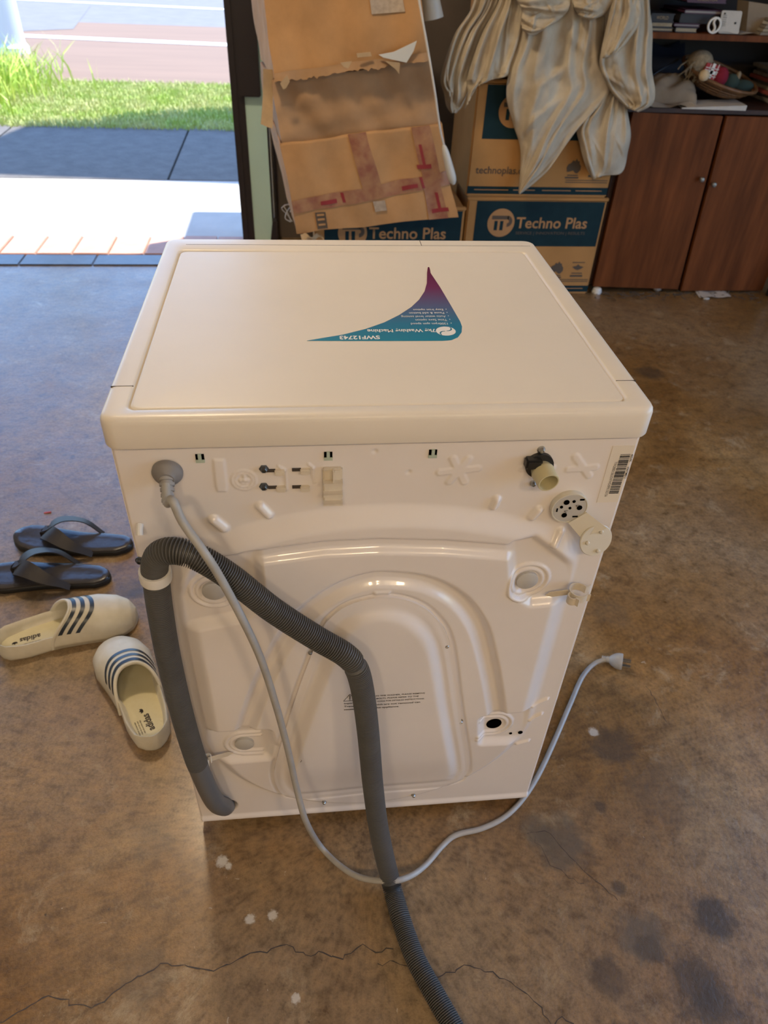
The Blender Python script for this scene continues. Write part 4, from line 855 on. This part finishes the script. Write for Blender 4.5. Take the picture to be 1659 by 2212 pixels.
def wst(a, c, w, nm='check_stripe'):
    a = Vector(a); c = Vector(c); d = (c-a).normalized(); n_ = Vector((-d.z, 0, d.x))*w
    B().poly([a+n_, c+n_, c-n_, a-n_], (0, -1, 0), .0012).out(nm, 'white', dress, 0)
y_ = 2.4415; X_ = lambda dx, dz: (pq[0]+dx, y_, pq[2]+dz)
wst(X_(-.030, -.004), X_(.028, -.014), .006); wst(X_(-.004, -.033), X_(.006, .020), .006)
for s_ in (.012, -.014): wst(X_(-.028, s_-.004), X_(.028, s_-.012), .0012); wst(X_(s_*1.3, -.031), X_(s_*1.3+.010, .018), .0012)
q = at(1557, 166, 1, 2.45); tag(B().ball((q[0], 2.45, q[2]), .030, 20, (.95, .9, 1.15)).out('wool_ball', 'maroon', smooth=180), 'dark maroon woollen ball in the basket next to the doll', 'ball')
q = at(1582, 175, 1, 2.47); t = thing('felt_mitten', 'dark green felt mitten with beige cuff at the right of the basket', 'mitten', (q[0], 2.48, q[2]))
B().ball((q[0], 2.48, q[2]-.004), .031, 18, (1.1, .7, .9)).out('palm', 'greenf', t); B().ball((q[0]+.022, 2.475, q[2]+.018), .012, 12, (.8, .8, 1.3)).out('cuff', 'wool', t)
q = at(1598, 185, 1, 2.53); tag(B().ball((q[0]+.01, 2.53, q[2]-.002), .040, 16, (1.25, .8, .6)).out('cloth_pouch', 'greenf', smooth=180), 'dark green soft pouch at the far right of the basket', 'pouch')
q = at(1470, 120, 1, 2.68); b = B()
G = np.array([[(1.30+.22*u_, 2.735-.04*math.sin(math.pi*v_), CZ+.17*v_+.012*math.sin(7*u_)) for v_ in np.linspace(0, 1, 12)] for u_ in np.linspace(0, 1, 16)]); b.grid(G); G2 = G.copy(); G2[:, :, 1] += .05; b.grid(G2)
tag(b.out('nylon_bag', 'navyb', smooth=180), 'dark navy nylon bag at the back of the open cupboard space', 'bag')
q0, q1 = at(1405, 165, 1, 2.5), at(1465, 128, 1, 2.55); tag(B().tube([q0, (q0+q1)/2, q1], .0035, 8).out('black_rod', 'black'), 'thin black rod lying across the cushion', 'rod')
# newspapers at the right end
for k in range(9):
    x0 = 1.835+.012*math.sin(k*2.1); z_ = CZ+.001+.0135*k; th_ = .0125
    m_ = ('newsprint', 'newsprint', 'redpaper', 'pages', 'newsprint', 'redpaper', 'newsprint', 'newsprint', 'newsprint')[k]
    tag(B().box(x0, 2.005, 2.40+.01*math.cos(k*1.3), 2.70, z_, z_+th_, .002).out('newspaper', m_), ('lowest', 'second', 'third, red-edged', 'fourth, pale', 'fifth', 'sixth, red-edged', 'seventh', 'eighth', 'topmost')[k]+' folded newspaper of the pile at the right end of the cupboard top', 'newspaper', 'newspapers piled on the cupboard')
# white stand leg at the right edge
t = thing('white_stand', 'white steel tube stand with black feet at the right end of the cupboard', 'stand', (2.075, 2.28, 0))
for x, y in ((2.036, 2.32), (2.05, 2.235)):
    lg = B().tube([(x, y, .03), (x+.01, y, .4), (x+.02, y, .8)], .013, 14).out('leg', 'whitemetal', t); B().lathe([(.018, 0), (.018, .045), (.015, .06)], (x, y, 0), (0, 0, 1), 14).out('rubber_foot', 'black', lg)
B().tube([(2.056, 2.32, .8), (2.063, 2.275, .81), (2.07, 2.235, .8)], .013, 12).out('top_bar', 'whitemetal', t)

# ------------------------------------------------------------------ DROP CLOTH
Zc = lambda pts: [(900+a/3.072, c/3.072) for a, c in pts]
def curve_px(pts, n):
    P = np.array([(a, c, 0.) for a, c in pts]); return spline(P, n) if len(P) > 2 else np.array([P[0]+(P[1]-P[0])*t for t in np.linspace(0, 1, n)])
cl = B()
def patch(Lp, Rp, y0, amp, nf, seed, n=90, m=70, bot=0, cross=False):
    """hanging panel between two edges, with a handful of uneven folds that come and go"""
    r = np.random.default_rng(seed*17+3); Lc, Rc = curve_px(Zc(Lp), n), curve_px(Zc(Rp), n); G = np.zeros((n, m, 3))
    U, V = np.meshgrid(np.linspace(0, 1, m), np.linspace(0, 1, n)); D = np.zeros((n, m)); k_ = int(round(nf*1.6))+1
    A, Bv = (V, U) if cross else (U, V)
    for k in range(k_):
        a0 = (k+r.uniform(.15, .85))/k_; sl = r.uniform(-.22, .22); w = r.uniform(.045, .12)*(1.6 if k % 2 else 1); hh = r.uniform(.55, 1.15); f0, f1 = r.uniform(-.4, .25), r.uniform(.7, 1.4)
        c_ = a0+sl*(Bv-.4)+.035*np.sin(4*Bv+k*2+seed); q = (A-c_)/(w*(.75+.6*Bv)); env = smooth(f0-.2, f0+.1, Bv)*(1-smooth(f1-.25, f1, Bv))
        D += hh*env*np.where(q < 0, np.exp(-np.abs(q)**1.3), np.exp(-np.abs(q*(1.0+1.3*r.random()))**1.6))
    for k in range(5):   # short diagonal creases
        u0, v0, an, ln = r.uniform(.1, .9), r.uniform(.15, .95), r.uniform(-1.1, 1.1), r.uniform(.12, .3)
        du, dv = U-u0, (V-v0)*1.6; t_ = du*math.sin(an)+dv*math.cos(an); p_ = du*math.cos(an)-dv*math.sin(an)
        D += .38*np.exp(-(p_/.035)**2-(t_/ln)**2)
    D += .30*pn(U*2, V*2.4, 0*U+seed, 2.4, seed)+.10*pn(U*6, V*6, 0*U+seed, 2.4, seed+5)
    Y = y0-.78*amp*D+.02*(2*U-1)**4
    for i in range(n):
        v = i/(n-1)
        for j in range(m):
            u = j/(m-1); px = Lc[i, 0]+(Rc[i, 0]-Lc[i, 0])*u; py = Lc[i, 1]+(Rc[i, 1]-Lc[i, 1])*u+bot*v*math.sin(math.pi*u)
            G[i, j] = at(px, py, 1, Y[i, j])
    cl.grid(G)
# main centre tongue, right tongue, right column, left swoop, left loop, swags
patch([(640, -330), (690, 200), (620, 450), (598, 640), (645, 830), (692, 1000), (680, 1285)], [(1240, -330), (1245, 100), (1240, 420), (1285, 600), (1060, 865), (870, 1130), (684, 1287)], 2.275, .040, 3.4, 1, 130, 110)
patch([(1250, 560), (1180, 680), (1068, 830), (1085, 960), (1120, 1090), (1172, 1190)], [(1390, 560), (1388, 690), (1418, 880), (1400, 1000), (1360, 1142), (1240, 1160)], 2.285, .028, 2.6, 2, 80, 70)
patch([(1370, -330), (1330, 30), (1225, 350), (1228, 470), (1290, 600), (1370, 690), (1400, 715)], [(1520, -330), (1545, 60), (1562, 200), (1558, 450), (1580, 600), (1560, 690), (1470, 742)], 2.235, .038, 1.9, 3, 110, 80)
patch([(520, -330), (560, -40), (430, 240), (345, 490), (335, 560), (340, 640), (320, 725)], [(760, -330), (720, -30), (690, 230), (640, 420), (610, 500), (450, 512), (380, 600)], 2.285, .036, 1.2, 4, 100, 70)
patch([(420, -330), (380, 20), (250, 240), (165, 500), (185, 620), (200, 700), (230, 748)], [(640, -330), (540, 20), (440, 220), (355, 480), (330, 620), (300, 700), (260, 750)], 2.32, .045, 1.6, 5, 100, 70)
patch([(640, -330), (655, -40), (700, 60), (695, 150), (705, 205)], [(1100, -330), (1030, -40), (1005, 60), (930, 140), (840, 192)], 2.225, .034, 2.3, 6, 70, 60, bot=10, cross=True)
patch([(1010, -330), (1030, -40), (1045, 40), (1075, 95), (1105, 112)], [(1420, -330), (1330, -40), (1290, 40), (1240, 95), (1175, 120)], 2.21, .030, 2.4, 7, 60, 60, bot=5, cross=True)
patch([(1260, -330), (1300, -60), (1280, 90), (1225, 350), (1235, 390)], [(1500, -330), (1480, -60), (1490, 130), (1400, 270), (1330, 345)], 2.20, .026, 1.8, 8, 80, 50)
dc_ = cl.out('drop_cloth', 'cloth', smooth=180); tag(dc_, 'large stained cream dust cloth draped over the cartons and hanging in points', 'cloth')
sm_ = dc_.modifiers.new('thickness', 'SOLIDIFY'); sm_.thickness = .0022

# ------------------------------------------------------------------ SHOES
def clog(label, loc, rz, mir, wear):
    t = thing('clog', label, 'clog', loc, rz, 'cream slip-on clogs')
    L = .292
    def hw(x):  # half width along the foot
        s = x/L; return np.interp(s, [0, .03, .08, .2, .4, .6, .75, .88, .95, .985, 1], [.004, .021, .033, .0405, .0425, .0495, .0555, .0500, .0365, .019, .003])
    def cy(x): return mir*.007*math.sin(math.pi*x/L)*(1 if x > .1 else x/.1)
    XS = L*(.5-.5*np.cos(np.linspace(0, math.pi, 34)))
    def outline(ins, z, zf=None):
        a = [(x, cy(x)+max(hw(x)-ins, .0005), z if zf is None else zf(x)) for x in XS]; c = [(x, cy(x)-max(hw(x)-ins, .0005), z if zf is None else zf(x)) for x in XS[::-1]]
        P = a+c; return [(min(max(p_[0], ins*.9), L-ins*.9), p_[1], p_[2]) for p_ in P]
    rim = lambda x: .040+.006*math.exp(-((x)/.04)**2)-.016*smooth(.11, .17, np.array(x))
    B().loft([outline(.004, 0), outline(.0015, .002), outline(0, .008), outline(-.001, .018), outline(0, .03, rim), outline(.0015, .03, lambda x: rim(x)+.002), outline(.0045, .03, rim), outline(.007, .0, lambda x: rim(x)-.009), outline(.011, .019), outline(.02, .017)]).out('sole', 'clog', t, 60, local=True)
    B().loft([outline(.0105, .0175), outline(.0112, .0195), outline(.013, .0198)]).out('footbed', 'clogbed', t, 60, local=True)
    # upper: arches from side to side; front edge closes on the toe
    def shell(x, th, off=0):
        s = x/L; hgt = np.interp(s, [.35, .45, .6, .75, .88, .96, 1], [.066, .070, .064, .053, .040, .028, .014])+off
        w = hw(min(x, L-.0006))+.0035*(1-s**8)+off; e_ = .85
        c, s_ = math.cos(th), math.sin(th)
        return (x+off*.5*s**6, cy(x)+w*math.copysign(abs(c)**e_, c), .010+(hgt+.008)*abs(s_)**.8)
    def xo(th): return .108+.052*math.sin(th)**1.5
    TH = np.linspace(0, math.pi, 41); K = np.r_[np.linspace(0, .8, 26), np.linspace(.82, .998, 16)]
    G = np.array([[shell(xo(th)+(L-xo(th))*k, th) for th in TH] for k in K])
    up = B().grid(G).out('upper', 'clog', t, 180, local=True); md = up.modifiers.new('thickness', 'SOLIDIFY'); md.thickness = .005; md.offset = -1
    B().tube([shell(xo(th)+.001, th, -.0015) for th in TH], .0036, 8).out('rim_bead', 'clog', t, 60, local=True)
    # three navy stripes, worn through near the outer side
    for k, d_ in enumerate((.011, .028, .046)):
        parts = [(.28, .80)] if not wear else [(.30, .52), (.545, .80)]
        for (a, c) in ([(.13, .87)] if not wear else [(.12, .20), (.26, .88)]):
            ts = np.linspace(a*math.pi, c*math.pi, 26); ts = ts if mir > 0 else math.pi-ts
            B().grid(np.array([[shell(xo(th)+d_+w_, th, .0007) for w_ in (-.0043, 0, .0043)] for th in ts])).out('stripe', 'navy', t, 180, local=True)
    s_ = 1 if mir > 0 else -1
    rd = (-1, 0, 0) if mir > 0 else (1, 0, 0); upv = (0, -1, 0) if mir > 0 else (0, 1, 0)
    x_ = .088 if mir > 0 else .035
    text('adidas', .019, 'grime', (x_, cy(.06)+(.006 if mir > 0 else -.006), .0202), rd, upv, t, 'lettering', .03, .042, local=True)
    # three-leaf emblem beyond the lettering and a few lines of small print
    ex = .036 if mir > 0 else .088; ey = cy(.06)
    b = B()
    for a0 in (-.75, 0, .75):
        dx, dy = (-1 if mir > 0 else 1)*math.cos(a0)*0, 0
        ax_ = np.array(upv[:2], float); px_ = np.array(rd[:2], float); dirv = ax_*math.cos(a0)+px_*math.sin(a0); nv = np.array([-dirv[1], dirv[0]])
        o_ = np.array([ex, ey]); pts = [o_+dirv*.0085*k+nv*.0024*math.sin(math.pi*k) for k in np.linspace(0, 1, 6)]+[o_+dirv*.0085*k-nv*.0024*math.sin(math.pi*k) for k in np.linspace(1, 0, 6)[1:-1]]
        b.add([(p_[0], p_[1], .0202) for p_ in pts], [tuple(range(len(pts)))])
    b.out('emblem', 'grime', t, 0, local=True)
    for k in range(3): text('made with care foam rubber', .005, 'brownink', (x_-(0 if mir > 0 else 0), cy(.06)+(-.012-.005*k if mir > 0 else .012+.005*k)*-1*(-1), .0202), rd, upv, t, 'small_print', 0, .034, local=True)
    return t
clog('cream clog lying left, toe pointing right, with worn navy stripes', (-.763, .420, 0), math.radians(17.5), 1, True)
clog('cream clog nearer the washing machine, toe pointing away, with complete navy stripes', (-.392, .158, 0), math.radians(117), -1, False)
def thong(label, loc, rz, mir):
    t = thing('flip_flop', label, 'sandal', loc, rz, 'black leather flip-flops'); L = .30
    def hw(x): return np.interp(x/L, [0, .03, .1, .25, .45, .62, .78, .9, .965, 1], [.006, .02, .0315, .036, .037, .043, .0485, .042, .027, .006])
    cy = lambda x: mir*.008*math.sin(math.pi*x/L); XS = L*(.5-.5*np.cos(np.linspace(0, math.pi, 30)))
    def ol(ins, z): return [(min(max(x, ins), L-ins), cy(x)+max(hw(x)-ins, .0004), z+.010*max(0, (x-.2)/.09)**2*.6) for x in XS]+[(min(max(x, ins), L-ins), cy(x)-max(hw(x)-ins, .0004), z+.010*max(0, (x-.2)/.09)**2*.6) for x in XS[::-1]]
    B().loft([ol(.003, 0), ol(0, .003), ol(0, .014), ol(.002, .0165)]).out('sole', 'black', t, 60, local=True)
    B().loft([ol(.0022, .0163), ol(.0018, .0185), ol(.005, .0205), ol(.018, .0195)]).out('footbed', 'thong', t, 60, local=True)
    for s in (1, -1):
        P = spline([(.212, cy(.21)+s*.004, .024), (.205, cy(.2)+s*.010, .050), (.175, cy(.17)+s*.031, .062), (.130, cy(.13)+s*.047, .046), (.085, cy(.085)+s*.039, .013)], 24)
        T = np.gradient(P, axis=0); T /= np.linalg.norm(T, axis=1)[:, None]; up = np.array([0, s*.35, .93]); R = []
        for i, (p_, tt) in enumerate(zip(P, T)):
            wd = np.cross(tt, up); wd /= np.linalg.norm(wd); n_ = np.cross(wd, tt); w = .009+.012*math.sin(math.pi*min(1, .2+i/23*.9))
            R.append([p_-wd*w-n_*.0012, p_+wd*w-n_*.0012, p_+wd*w+n_*.0012, p_-wd*w+n_*.0012])
        B().loft(R).out('strap', 'thongstrap', t, 50, local=True)
    B().tube([(.214, cy(.21), .014), (.213, cy(.21), .03), (.209, cy(.21), .050)], .0042, 10).out('toe_post', 'thongstrap', t, local=True)
    b = B().box(.196, .216, cy(.21)-.013, cy(.21)+.013, .048, .053, .002); b.out('strap_bridge', 'thongstrap', t, local=True)
thong('black leather flip-flop farther back, its heel hidden behind the washing machine', (-.535, .745, 0), math.radians(171), 1)
thong('black leather flip-flop in front, its toe cut off at the left edge', (-.568, .632, 0), math.radians(178), -1)

# ------------------------------------------------------------------ SMALL THINGS ON THE FLOOR
q = at(1290, 626, 2, .015); tag(B().lathe([(.020, 0), (.022, .006), (.018, .022), (.010, .026), (0, .026)], (q[0], q[1], 0), (0, 0, 1), 16, False).out('plastic_piece', 'white'), 'white rounded plastic piece on the floor under the left cupboard door', 'plastic piece')
q = at(1418, 629, 2, 0); tag(B().ball((q[0], q[1], .014), .016, 10, (1.3, 1, .85)).out('crumpled_paper', 'newsprint', smooth=0), 'small crumpled paper ball on the floor under the cupboard', 'paper')
q = at(1535, 638, 2, 0); b = B(); b.grid(np.array([[(q[0]-.07+.15*u_+.01*v_, q[1]-.035+.075*v_, .003+.006*math.sin(5*u_+v_)**2) for v_ in np.linspace(0, 1, 5)] for u_ in np.linspace(0, 1, 9)]))
tag(b.out('paper_scrap', 'paperw', smooth=60), 'white paper scrap on the floor before the right cupboard door', 'paper')
q = at(1525, 645, 2, 0); tag(B().ball((q[0]-.005, q[1]-.012, .005), .010, 8, (1.6, .8, .5)).out('paper_shred', 'paperw', smooth=0), 'tiny white shred just in front of the paper scrap', 'paper')
b = B(); r = np.random.default_rng(4)
for k in range(120):
    x = r.uniform(1.2, 2.0); y = 2.33+r.normal(0, .03); a = r.uniform(0, 6.3); l = .02*r.random()+.004
    b.tube([(x, y, .003), (x+l*math.cos(a), y+l*math.sin(a), .004+.006*r.random()), (x+2*l*math.cos(a+.5), y+2*l*math.sin(a+.5), .003)], .0012, 4)
g = b.out('floor_lint', 'debris', smooth=0); g['kind'] = 'stuff'; tag(g, 'dark lint and dust along the foot of the cupboard', 'dust')
q = at(103, 1108, 2, 0); tag(B().hexa([(q[0]-.009, q[1]-.003, .0005), (q[0]+.008, q[1]-.001, .0005), (q[0]+.009, q[1]+.003, .0005), (q[0]-.008, q[1]+.002, .0005), (q[0]-.009, q[1]-.003, .002), (q[0]+.008, q[1]-.001, .003), (q[0]+.009, q[1]+.003, .003), (q[0]-.008, q[1]+.002, .002)]).out('red_scrap', 'redscrap', smooth=0), 'tiny red scrap on the floor beyond the flip-flops', 'scrap')
